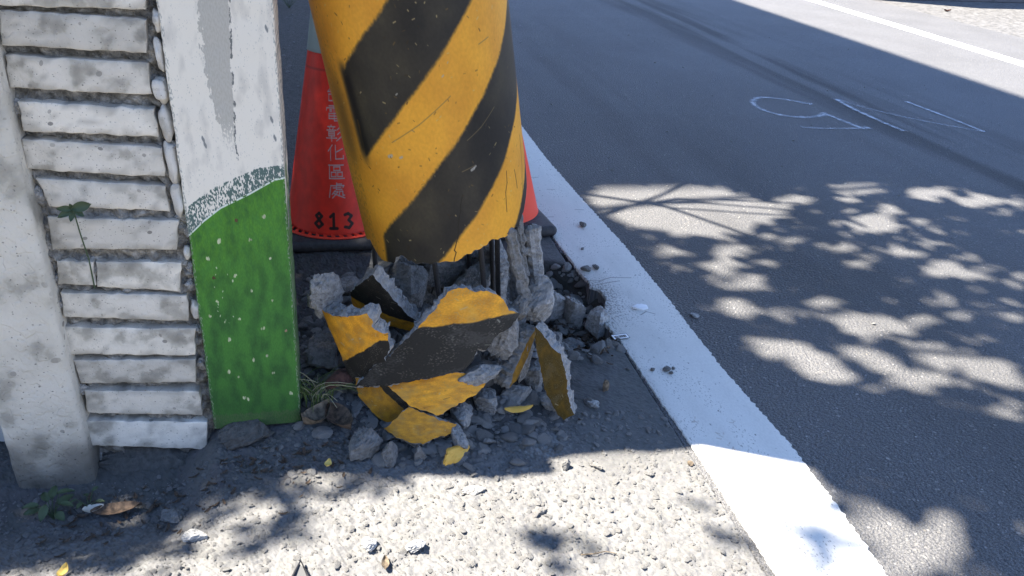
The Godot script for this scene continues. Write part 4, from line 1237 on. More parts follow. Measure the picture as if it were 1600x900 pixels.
func cone(at: Vector3, label: String, printed: bool, bend := 0.0, foot := 0.38) -> Node3D:
	var t := base("traffic_cone", at, label, "traffic cone", "traffic cones behind the pole")
	put("base", box_round(Vector3(foot, 0.036, 0.38), 0.018, 4), M.rubber, t).position.y = 0.018
	var body := mat(Color(0.80, 0.055, 0.022), 0.55)
	if printed:
		body = mat(Color.WHITE, 0.55)
		body.albedo_texture = itex(cone_image())
	var prof := [Vector2(0.148, 0.036)]
	for k in 13: prof.append(Vector2(lerpf(0.146, 0.062, k / 12.0), lerpf(0.042, 0.545, k / 12.0)))
	put("body", lathe(prof, 56, 0.7, bend), body, t)
	put("reflective_collar", lathe([Vector2(0.0615, 0.535), Vector2(0.066, 0.537), Vector2(0.064, 0.545), Vector2(0.042, 0.70), Vector2(0.036, 0.70)], 40, 1.0, bend), M.collar, t)
	put("tip", lathe([Vector2(0.037, 0.695), Vector2(0.03, 0.75), Vector2(0.022, 0.755), Vector2(0.001, 0.756)], 24, 1.0, bend), M.red, t)
	# a pierced skirt round the foot
	var v := PackedVector3Array()
	var idx := PackedInt32Array()
	var n := 44
	for k in n:
		for q in [[0.0, 0.149, 0.040], [0.5, 0.158, 0.040], [0.25, 0.172, 0.0385], [0.75, 0.172, 0.0385]]:
			var a: float = TAU * (k + q[0]) / n
			for yy in [0.0, 0.004]: v.append(Vector3(sin(a) * q[1], q[2] + yy - 0.002, cos(a) * q[1]))
		var o := k * 8
		idx.append_array([o, o + 2, o + 4, o + 1, o + 3, o + 5, o + 2, o + 4, o + 6, o + 3, o + 5, o + 7, o, o + 4, o + 5, o, o + 5, o + 1])
	if printed: put("skirt", mk(v, idx, PackedVector2Array(), PackedColorArray(), true, Vector3(0, -0.5, 0)), M.red, t)
	if printed: put("skirt_rim", lathe([Vector2(0.170, 0.037), Vector2(0.176, 0.036), Vector2(0.177, 0.040), Vector2(0.170, 0.0415)], 60), M.red, t)
	return t

# ------------------------------------------------------------------ debris
func lay(called: String, mesh: Mesh, m: Material, x: float, z: float, label: String, cat: String, group := "", sink := 0.15, yaw := 0.0, lift := 0.0, road := false) -> MeshInstance3D:
	var o := put(called, mesh, m)
	var bb := mesh.get_aabb()
	o.rotation.y = yaw
	o.position = Vector3(x, (0.0 if road else gh(x, z)) - bb.position.y - bb.size.y * sink + lift, z)
	tag(o, label, cat, group)
	return o

func build_debris() -> void:
	var G := "concrete chunks round the stump"
	# [x, z, size, label, shade]
	for q in [
		[0.362, -1.325, Vector3(0.042, 0.036, 0.03), "rough grey concrete chunk under the right end of the front shell piece", 0],
		[0.440, -1.325, Vector3(0.030, 0.042, 0.028), "upright grey chunk standing left of the tall olive flake", 0],
		[0.385, -1.275, Vector3(0.040, 0.026, 0.03), "angular grey chunk lying in front of the upright one", 0],
		[0.315, -1.255, Vector3(0.036, 0.028, 0.026), "veined grey chunk right of the lower yellow piece", 0],
		[0.262, -1.215, Vector3(0.045, 0.024, 0.026), "grey chunk wedged between the two lowest yellow pieces", 0],
		[0.458, -1.235, Vector3(0.024, 0.022, 0.02), "small grey lump with a pale corner by the flake's foot", 0],
		[0.245, -1.150, Vector3(0.034, 0.020, 0.018), "bluish grey slab in front of the lowest yellow piece", 0],
		[0.163, -1.125, Vector3(0.018, 0.022, 0.014), "small square grey piece standing before the stump", 1],
		[0.105, -1.130, Vector3(0.026, 0.024, 0.018), "flat grey flake leaning on the rubble left of the lowest yellow piece", 1],
		[0.068, -1.160, Vector3(0.046, 0.036, 0.028), "broad dark slab under the left side of the stump", 1],
		[-0.005, -1.42, Vector3(0.058, 0.030, 0.04), "dark bluish slab lying between stump and green pillar", 1],
		[-0.02, -1.50, Vector3(0.035, 0.022, 0.03), "small dark slab behind the bluish one", 1],
		[0.045, -1.80, Vector3(0.060, 0.026, 0.04), "jagged dark lump in the hollow behind the stump's left side", 1],
		[0.11, -1.72, Vector3(0.055, 0.03, 0.04), "dark lump lying between the stump and the printed cone", 1],
		[0.575, -1.69, Vector3(0.060, 0.060, 0.045), "large pale chunk in the pit beside the stump", 0],
		[0.640, -1.650, Vector3(0.030, 0.062, 0.028), "upright curved pale piece in the pit", 0],
		[0.695, -1.605, Vector3(0.040, 0.040, 0.04), "crumbling pale lump at the broken edge of the white line", 2],
		[0.60, -1.55, Vector3(0.040, 0.025, 0.03), "low dark chunk at the front of the pit", 1],
		[0.535, -1.50, Vector3(0.034, 0.022, 0.03), "dark chunk between the tall flake and the pit", 1],
		[0.20, -1.47, Vector3(0.05, 0.05, 0.05), "grey lump inside the hollow stump, left", 1],
		[0.30, -1.45, Vector3(0.06, 0.04, 0.05), "grey lump inside the hollow stump, right", 1],
		[0.555, -1.247, Vector3(0.022, 0.007, 0.012), "flat pale flake right of the tall olive piece's foot", 2]]:
		lay("concrete_chunk", rock(int(q[0] * 5000) + 900, q[2], 14, 0.045, 2), [M.concrete, M.concrete_dark, M.concrete_pale][q[4]], q[0], q[1], q[3], "concrete chunk", G, 0.2, rng.randf() * TAU)
	lay("stone", rock(501, Vector3(0.021, 0.013, 0.026), 10, 0.06, 2), M.concrete_dark, -0.283, -1.118, "grey angular stone on the shaded ground below the lowest brick", "stone", "", 0.15, 0.5)
	lay("stone", rock(502, Vector3(0.020, 0.010, 0.013), 9, 0.05, 2), M.concrete_pale, -0.228, -1.011, "white stone in the sun just beyond the wall's shadow", "stone", "", 0.15)
	lay("stone", rock(503, Vector3(0.017, 0.010, 0.012), 9, 0.05, 2), M.concrete_pale, 0.129, -0.907, "pale stone in the middle of the sunlit ground", "stone", "", 0.15, 0.6)
	lay("stone", rock(504, Vector3(0.013, 0.011, 0.012), 9, 0.05, 2), M.concrete_pale, 0.055, -0.925, "small round pale stone left of the pale one in the sun", "stone", "", 0.15, 1.6)
	lay("stone", rock(505, Vector3(0.020, 0.006, 0.010), 9, 0.04, 2), M.concrete, 0.249, -1.022, "flat grey chip in the sun in front of the stump", "stone", "", 0.1, 0.2)
	lay("stone", rock(506, Vector3(0.010, 0.010, 0.007), 8, 0.05, 2), M.concrete_dark, 0.439, -1.062, "dark broken stone on the sunlit ground at the shadow's edge", "stone", "", 0.1, 0.8)
	lay("stone", rock(507, Vector3(0.013, 0.006, 0.005), 8, 0.05, 2), M.concrete_dark, 0.497, -1.050, "dark narrow stone right of the dark broken one", "stone", "", 0.1, -0.7)
	lay("stone", rock(508, Vector3(0.013, 0.007, 0.006), 8, 0.05, 2), M.concrete_dark, 0.36, -0.96, "small dark chip lying alone on the sunlit concrete", "stone", "", 0.1, 0.3)
	# bits on the white line and the road
	var bits := [[0.738, -1.351, 0.0055, "grey pebble left on the white line"], [0.772, -1.347, 0.0075, "largest dark pebble on the white line"], [0.778, -1.332, 0.005, "dark pebble just below the largest one on the white line"], [0.792, -1.350, 0.0045, "small dark pebble right of the others on the white line"], [0.775, -2.0, 0.006, "dark pebble on the white line beyond the pit"], [0.74, -1.86, 0.012, "grey lump on the white line at the broken corner"], [0.775, -1.87, 0.011, "dark lump beside the grey one on the white line"], [0.83, -2.17, 0.012, "dark scrap on the white line right of the cone's base"]]
	for b in bits:
		lay("pebble", rock(int(b[0] * 9000), Vector3(b[2] * 1.3, b[2] * 0.7, b[2]), 9, 0.05), M.concrete_dark, b[0], b[1], b[3], "pebble", "", 0.1, rng.randf() * 3, 0.0044, true)
	lay("paint_flake", rock(521, Vector3(0.022, 0.004, 0.013), 8, 0.05, 2), M.road_paint, 0.821, -1.633, "loose white paint flake lying on the white line beside the pit", "paint flake", "", 0.1, 0.2, 0.0044, true)
	lay("concrete_shard", rock(522, Vector3(0.012, 0.004, 0.012), 6, 0.03), M.concrete_pale, 0.959, -1.586, "pale five sided shard on the asphalt right of the white line", "shard", "", 0.1, 0.4, 0.0, true)
	lay("concrete_shard", rock(523, Vector3(0.010, 0.018, 0.004), 7, 0.05, 2), M.leaf_pale, 0.601, -1.295, "tan splinter standing right of the tall olive flake", "shard", "", 0.3, 0.5)
	lay("paint_flake", leaf(0.062, 0.022, 0.06, -0.2, 3), M.yellow_flake, 0.381, -1.222, "long yellow paint flake on the rubble below the chunks", "paint flake", "", 0.0, 0.05, 0.012)
	lay("paint_flake", rock(524, Vector3(0.034, 0.013, 0.014), 8, 0.06, 2), M.yellow_flake, 0.225, -1.112, "dusty yellow flake at the edge of the sunlight in front of the stump", "paint flake", "", 0.1, 0.7)
	lay("paint_flake", leaf(0.03, 0.014, 0.05, -0.3, 5), M.yellow_flake, 0.325, -1.245, "small yellow flake between two grey chunks", "paint flake", "", 0.0, 0.4, 0.02)
	lay("pebble", rock(525, Vector3(0.006, 0.005, 0.006), 7, 0.04), M.leaf_pale, 0.690, -1.035, "tan crumb at the left edge of the sunlit white line", "pebble", "", 0.1)
	# the small printed sticker at the line's edge
	var im := Image.create(96, 32, false, Image.FORMAT_RGB8)
	im.fill(Color(0.93, 0.93, 0.93))
	var x := 10
	while x < 84:
		var w := rng.randi_range(1, 4)
		im.fill_rect(Rect2i(x, 9, w + 1, 15), Color(0.05, 0.05, 0.05))
		x += w + rng.randi_range(1, 3)
	for e in [Rect2i(0, 0, 96, 3), Rect2i(0, 29, 96, 3), Rect2i(0, 0, 3, 32), Rect2i(93, 0, 3, 32)]: im.fill_rect(e, Color(0.22, 0.22, 0.23))
	var sm := mat(Color.WHITE, 0.5)
	sm.albedo_texture = itex(im)
	var pm := PlaneMesh.new()
	pm.size = Vector2(0.044, 0.023)
	var st := put("sticker", pm, sm)
	st.position = Vector3(0.714, 0.0066, -1.500)
	st.rotation.y = 0.12
	tag(st, "small white sticker printed with black bars on the line's left edge", "sticker")
	# a piece of dark framed plate at the bottom of the picture
	var chip := base("broken_plate", Vector3(-0.058, gh(-0.058, -0.880) + 0.004, -0.880), "broken corner of a grey plate with a dark rim, bottom edge of the ground", "plate")
	var pr := PrismMesh.new()
	pr.size = Vector3(0.045, 0.05, 0.006)
	put("plate", pr, mat(Color(0.075, 0.077, 0.08), 0.5), chip).rotation_degrees = Vector3(-78, 12, 0)
	put("rim", tube([Vector3(-0.021, 0.004, 0.030), Vector3(0.002, 0.008, -0.022), Vector3(0.020, 0.004, 0.030)], 0.0025, 0.0025, 6), M.dark, chip)
	# leaves
	lay("fallen_leaf", leaf(0.085, 0.048, 0.12, 0.3, 11), M.leaf_brown, 0.018, -1.225, "large brown leaf lying at the foot of the green pillar", "leaf", "", 0.0, -1.1, 0.012)
	lay("fallen_leaf", leaf(0.075, 0.045, 0.2, 0.4, 12), M.leaf_pale, -0.025, -1.235, "pale curled leaf left of the large brown one", "leaf", "", 0.0, 0.8, 0.014)
	lay("fallen_leaf", leaf(0.09, 0.05, -0.2, -0.3, 13), M.leaf_red, 0.035, -1.30, "dark red brown leaf against the stump's left side", "leaf", "", 0.0, 0.3, 0.03)
	lay("fallen_leaf", leaf(0.02, 0.013, 0.2, 0.3, 14), M.leaf_yellow, -0.008, -1.130, "tiny bright yellow leaf in the shade in front of the stump", "leaf", "", 0.0, 1.3, 0.003)
	lay("fallen_leaf", leaf(0.026, 0.014, 0.15, 0.4, 15), M.leaf_yellow, -0.412, -0.950, "yellow leaf in the sun at the lower left corner", "leaf", "", 0.0, 1.4, 0.006)
	lay("fallen_leaf", leaf(0.028, 0.012, 0.1, 0.4, 16), M.leaf_pale, 0.076, -0.880, "tan pointed leaf on the sunlit ground near the bottom edge", "leaf", "", 0.0, 1.5, 0.005)
	lay("fallen_leaf", leaf(0.085, 0.03, 0.05, 0.2, 17), M.leaf_brown, -0.385, -1.150, "long brown leaf below the left end of the lowest brick", "leaf", "", 0.0, 0.1, 0.008)
	lay("paper_scrap", leaf(0.035, 0.02, 0.1, 0.2, 19), M.paint[0], -0.425, -1.155, "crumpled white scrap by the foot of the white post", "paper", "", 0.0, 0.2, 0.008)
	lay("twig", tube([Vector3(-0.03, 0, 0), Vector3(-0.01, 0.004, 0.003), Vector3(0.012, 0.003, -0.002), Vector3(0.032, 0.001, 0.002)], 0.0012, 0.0008, 6), M.leaf_pale, 0.43, -0.845, "short pale twig on the sunlit ground beside a leaf's shadow", "twig", "", 0.0, -0.1, 0.002)
	# plants
	var gt := base("grass_tuft", Vector3(-0.03, gh(-0.03, -1.30), -1.295), "tuft of thin half dry grass between green pillar and stump", "grass")
	for k in 52:
		var a := rng.randf() * TAU
		var b := Vector3(rng.randfn() * 0.018, 0, rng.randfn() * 0.018)
		var ln := rng.randf_range(0.04, 0.12)
		var dir := Vector3(cos(a), 0, sin(a))
		var pts := []
		for i in 6:
			var u := i / 5.0
			pts.append(b + dir * ln * 0.75 * u * u + Vector3.UP * ln * (u - 0.55 * u * u))
		put("blade", tube(pts, 0.0013, 0.0004, 4), M.grass if k % 3 else M.grass_dry, gt)
	plant(Vector3(-0.49, gh(-0.49, -1.15), -1.150), "small dark weed at the foot of the white post", 9, 0.05, 0.028, 0.35)
	plant(Vector3(-0.435, gh(-0.435, -1.17), -1.165), "weed seedling in the corner between post and lowest brick", 5, 0.03, 0.016, 0.5)
	plant(Vector3(-0.17, gh(-0.17, -6.2), -6.2), "low weeds on the earth far behind the green pillar", 16, 0.16, 0.06, 0.8)
	# the seedling that grows out of the brick wall
	var s := base("wall_seedling", Vector3(-0.376, 0.470, -1.236), "dark leaved seedling growing from a joint of the brick panel", "plant")
	put("stem", tube([Vector3(0, -0.135, -0.013), Vector3(0.001, -0.08, -0.010), Vector3(-0.004, -0.03, -0.010), Vector3(-0.002, 0.0, 0.002), Vector3(0, 0.022, 0.012)], 0.0012, 0.0009, 6), M.weed, s)
	for q in [[0.0, 0.5, 0.036], [2.6, 0.2, 0.022], [3.9, -0.5, 0.024], [-0.9, -0.4, 0.022], [4.6, -0.9, 0.02], [1.6, 0.9, 0.014]]:
		var lf := put("leaf", leaf(q[2], q[2] * 0.42, 0.1, 0.2, int(q[0] * 10) + 40), M.weed, s)
		var d := Vector3(cos(q[0]), sin(q[1]) * 0.8, 0.35).normalized()
		lf.basis = Basis(d, Vector3(0, 0.35, 1).cross(d).cross(d).normalized() * -1.0, d.cross(Vector3(0, 0.35, 1).cross(d).cross(d).normalized() * -1.0))
		lf.position = Vector3(0, 0.020, 0.012) + d * q[2] * 0.55
	# crushed bits too many to count
	scatter_stuff()

func plant(at: Vector3, label: String, n: int, h: float, l: float, spread: float) -> void:
	var t := base("weed", at, label, "weed")
	for k in n:
		var a := TAU * k / n + rng.randf()
		var tip := Vector3(cos(a) * h * spread, h * rng.randf_range(0.5, 1.0), sin(a) * h * spread)
		put("stem", tube([Vector3.ZERO, tip * 0.5 + Vector3.UP * h * 0.12, tip], 0.0012, 0.0007, 5), M.weed, t)
		var lf := put("leaf", leaf(l * rng.randf_range(0.7, 1.2), l * 0.5, -0.1, 0.2, k + 60), M.weed, t)
		lf.position = tip + Vector3(cos(a), 0, sin(a)) * l * 0.4
		lf.rotation = Vector3(rng.randf_range(-0.3, 0.3), -a, rng.randf_range(-0.6, 0.2))

func multi(called: String, mesh: Mesh, m: Material, tf: Array, parent: Node = null, label := "", cat := "") -> void:
	var mm := MultiMesh.new()
	mm.transform_format = MultiMesh.TRANSFORM_3D
	mm.mesh = mesh
	mm.instance_count = tf.size()
	for i in tf.size(): mm.set_instance_transform(i, tf[i])
	var o := MultiMeshInstance3D.new()
	o.multimesh = mm
	o.material_override = m
	o.set_meta("kind", "stuff")
	if parent:
		var k := 0
		var nm := called
		while parent.has_node(NodePath(nm)):
			k += 1
			nm = "%s_%03d" % [called, k]
		o.name = nm
		parent.add_child(o, true)
	else:
		o.name = numbered(called)
		add_child(o, true)
		tag(o, label, cat)

func turned(p: Vector3, s: float, flat := 1.0) -> Transform3D:
	var b := Basis.from_euler(Vector3(rng.randf_range(-0.5, 0.5), rng.randf() * TAU, rng.randf_range(-0.5, 0.5))).scaled_local(Vector3(s * rng.randf_range(0.7, 1.4), s * flat, s))
	return Transform3D(b, p)

func scatter_stuff() -> void:
	var sun := [[], [], []]
	for k in 9000:
		var x := rng.randf_range(-0.85, 0.70)
		var z := rng.randf_range(-1.22, -0.5)
		var s := 0.0013 + 0.0052 * pow(rng.randf(), 4.0)
		sun[k % 3].append(turned(Vector3(x, gh(x, z) + s * 0.1, z), s, 0.5))
	for k in 3: multi("gravel", rock(700 + k, Vector3(1.2, 0.8, 1.0), 7, 0.015), M.chip, sun[k], null, ["broken concrete chips scattered over the ground in front of wall and stump", "finer concrete crumbs scattered over the ground in front of wall and stump", "flaked concrete bits scattered over the ground in front of wall and stump"][k], "gravel")
	var rub := [[], [], []]
	for k in 2300:
		var a := rng.randf() * TAU
		var r := 0.17 + absf(rng.randfn()) * 0.085
		var p := Vector2(0.265 + cos(a) * r * 1.15, -1.42 + sin(a) * r)
		if k % 4 == 0: p = Vector2(rng.randf_range(0.48, 0.72), rng.randf_range(-1.92, -1.45))
		if k % 9 == 0: p = Vector2(rng.randf_range(-0.05, 0.1), rng.randf_range(-1.9, -1.3))
		if p.x > 0.735 or p.y > -1.08 or (p.x > 0.50 and p.y > -1.42 and k % 6 != 0): continue
		var s := 0.004 + 0.014 * pow(rng.randf(), 3.0)
		rub[k % 3].append(turned(Vector3(p.x, gh(p.x, p.y) + s * 0.15, p.y), s, 0.65))
	for k in 3: multi("rubble", rock(720 + k, Vector3(1.2, 0.7, 1.0), 8, 0.02), [M.concrete_dark, M.concrete, M.concrete][k], rub[k], null, ["dark crushed rubble round the stump and in the pit", "grey crushed rubble round the stump and in the pit", "dusty crumbs of rubble round the stump and in the pit"][k], "rubble")
	var inside := []
	for k in 260:
		var a := rng.randf() * TAU
		var r := sqrt(rng.randf()) * 0.15
		var p := Vector2(0.25 + cos(a) * r, -1.42 + sin(a) * r)
		inside.append(turned(Vector3(p.x, gh(p.x, p.y) + rng.randf() * 0.05, p.y), rng.randf_range(0.008, 0.028), 0.8))
	multi("rubble", rock(730, Vector3.ONE, 10, 0.1), M.concrete_dark, inside, null, "rubble that fills the hollow of the broken stump", "rubble")
	var litter := []
	for k in 240:
		var p := Vector2(0.655 + rng.randfn() * 0.05, -1.555 + rng.randfn() * 0.06)
		if p.x > 0.72: continue
		litter.append(Transform3D(Basis.from_euler(Vector3(rng.randf_range(-0.5, 0.5), rng.randf() * TAU, rng.randf_range(-0.6, 0.6))), Vector3(p.x, gh(p.x, p.y) + 0.006, p.y)))
	multi("leaf_litter", leaf(0.02, 0.0055, 0.1, 0.3, 71), M.leaf_brown, litter, null, "dry brown leaf litter and rootlets at the front of the pit", "leaf litter")
	var dry := []
	for k in 150:
		var p := Vector2(rng.randf_range(-0.5, 0.14), -1.20 + absf(rng.randfn()) * 0.07)
		dry.append(Transform3D(Basis.from_euler(Vector3(rng.randf_range(-0.4, 0.4), rng.randf() * TAU, rng.randf_range(-0.4, 0.4))).scaled(Vector3.ONE * rng.randf_range(0.4, 1.3)), Vector3(p.x, gh(p.x, p.y) + 0.003, p.y)))
	multi("leaf_litter", leaf(0.016, 0.005, 0.15, 0.3, 72), M.leaf_brown, dry, null, "dry litter along the foot of wall and pillar", "leaf litter")
	var grit := []
	for k in 420:
		var x := rng.randf_range(0.95, 4.5)
		var z := rng.randf_range(-6.0, -0.5)
		var s := 0.0018 + 0.005 * pow(rng.randf(), 3.0)
		grit.append(turned(Vector3(x, s * 0.3, z), s, 0.6))
	multi("grit", rock(740, Vector3.ONE, 8, 0.05), M.concrete, grit, null, "loose grit lying on the asphalt of the road", "grit")
	var back := []
	for k in 500:
		var x := rng.randf_range(-0.9, 0.6)
		var z := rng.randf_range(-8.0, -1.9)
		back.append(turned(Vector3(x, (gh(x, z) if z > -2.7 else -0.004) + 0.002, z), 0.004 + 0.016 * pow(rng.randf(), 3.0), 0.6))
	multi("gravel", rock(750, Vector3.ONE, 9, 0.06), M.concrete_dark, back, null, "dark gravel on the earth behind pillar and cones", "gravel")

# ------------------------------------------------------------------ what casts the shade: a roadside house and a tree
func build_house() -> void:
	var t := base("house", Vector3(-4.1, 0, -22.28), "house along the road whose straight shadow lies over the asphalt", "house")
	var w := BoxMesh.new()
	w.size = Vector3(7.0, 8.0, 37.4)
	put("wall", w, M.plaster, t).position = Vector3(0, 4.0, 0)
	var r := BoxMesh.new()
	r.size = Vector3(7.16, 0.25, 37.56)
	put("roof", r, M.concrete_dark, t).position = Vector3(0, 8.12, 0)
	for f in 2:
		for k in 9:
			var win := put("window", box_round(Vector3(0.08, 1.5, 1.6), 0.02, 1), M.dark, t)
			win.position = Vector3(3.52, 2.2 + 3.2 * f, -16.0 + 4.0 * k)

func hole_list() -> Array:
	# gaps in the leaves, as the patches of sun they throw on the ground: centre, half axes
	return [[1.62, -2.25, 0.035, 0.002, -0.025, 0.042], [1.76, -2.37, 0.073, 0.003, -0.034, 0.055], [2.10, -2.48, 0.133, 0.004, -0.050, 0.070], [1.98, -2.35, 0.050, 0.002, -0.020, 0.028], [2.39, -2.41, 0.109, 0.004, -0.057, 0.069], [2.50, -2.46, 0.056, 0.002, -0.032, 0.037], [2.56, -2.33, 0.136, 0.005, -0.052, 0.057], [2.57, -2.21, 0.052, 0.003, -0.034, 0.035], [2.78, -2.35, 0.037, 0.001, -0.038, 0.039], [2.70, -2.27, 0.036, 0.002, -0.036, 0.037], [1.91, -2.26, 0.048, 0.002, -0.015, 0.021], [1.95, -2.19, 0.080, 0.004, -0.024, 0.033], [2.07, -2.24, 0.074, 0.004, -0.026, 0.035], [1.94, -2.11, 0.085, 0.005, -0.035, 0.047], [1.80, -2.15, 0.054, 0.003, -0.015, 0.023], [2.12, -2.15, 0.036, 0.002, -0.020, 0.025], [2.16, -2.10, 0.032, 0.002, -0.024, 0.029], [1.44, -2.05, 0.031, 0.002, -0.010, 0.017], [1.52, -2.04, 0.035, 0.002, -0.009, 0.015], [1.49, -2.00, 0.035, 0.002, -0.009, 0.014], [1.28, -1.98, 0.060, 0.004, -0.018, 0.034], [1.61, -1.97, 0.035, 0.002, -0.014, 0.021], [1.70, -1.97, 0.035, 0.002, -0.024, 0.035], [1.84, -1.94, 0.057, 0.004, -0.021, 0.028], [1.87, -1.90, 0.057, 0.004, -0.021, 0.027], [1.71, -1.87, 0.062, 0.005, -0.024, 0.032], [1.18, -1.85, 0.050, 0.004, -0.037, 0.072], [1.23, -1.76, 0.055, 0.005, -0.025, 0.045], [1.35, -1.87, 0.058, 0.004, -0.015, 0.025], [1.14, -1.72, 0.053, 0.005, -0.011, 0.022], [2.03, -1.97, 0.060, 0.004, -0.018, 0.022], [2.08, -1.85, 0.044, 0.003, -0.021, 0.024], [1.92, -1.78, 0.083, 0.007, -0.052, 0.061], [2.00, -1.75, 0.055, 0.005, -0.032, 0.036], [2.10, -1.77, 0.032, 0.003, -0.023, 0.025], [1.75, -1.74, 0.040, 0.003, -0.017, 0.021], [2.10, -1.68, 0.034, 0.003, -0.028, 0.029], [2.16, -1.71, 0.028, 0.002, -0.035, 0.036], [1.10, -1.64, 0.045, 0.004, -0.021, 0.040], [1.11, -1.59, 0.039, 0.004, -0.011, 0.020], [1.20, -1.58, 0.028, 0.003, -0.010, 0.018], [1.26, -1.57, 0.034, 0.003, -0.015, 0.024], [1.38, -1.62, 0.059, 0.006, -0.020, 0.031], [1.80, -1.62, 0.025, 0.002, -0.013, 0.015], [1.76, -1.58, 0.050, 0.005, -0.018, 0.021], [1.87, -1.57, 0.038, 0.004, -0.017, 0.019], [1.75, -1.50, 0.042, 0.004, -0.021, 0.024], [1.91, -1.49, 0.050, 0.005, -0.028, 0.029], [1.49, -1.51, 0.035, 0.004, -0.014, 0.019], [1.60, -1.49, 0.047, 0.005, -0.027, 0.033], [1.33, -1.54, 0.023, 0.002, -0.013, 0.019], [0.97, -2.02, 0.038, 0.003, -0.008, 0.020], [1.07, -1.98, 0.051, 0.004, -0.018, 0.039], [1.03, -1.85, 0.030, 0.002, -0.013, 0.030], [1.11, -1.42, 0.073, 0.042, -0.040, 0.055], [1.17, -1.32, 0.054, 0.067, -0.047, 0.050], [1.33, -1.35, 0.052, 0.060, -0.043, 0.044], [1.38, -1.24, 0.055, 0.022, -0.032, 0.035], [1.42, -1.49, 0.080, 0.040, -0.043, 0.051], [1.54, -1.33, 0.064, 0.066, -0.048, 0.044], [1.62, -1.28, 0.055, 0.043, -0.046, 0.041], [1.62, -1.21, 0.045, 0.022, -0.038, 0.035], [1.54, -1.10, 0.037, 0.017, -0.045, 0.041], [1.42, -1.14, 0.028, 0.013, -0.015, 0.015], [1.27, -1.22, 0.037, 0.005, -0.012, 0.016], [0.98, -0.81, 0.012, 0.041, -0.054, 0.032], [0.99, -0.75, 0.023, 0.018, -0.033, 0.028], [0.97, -0.88, 0.017, 0.028, -0.022, 0.017], [1.10, -0.81, 0.022, 0.027, -0.024, 0.018], [1.07, -0.76, 0.018, 0.022, -0.023, 0.016]]

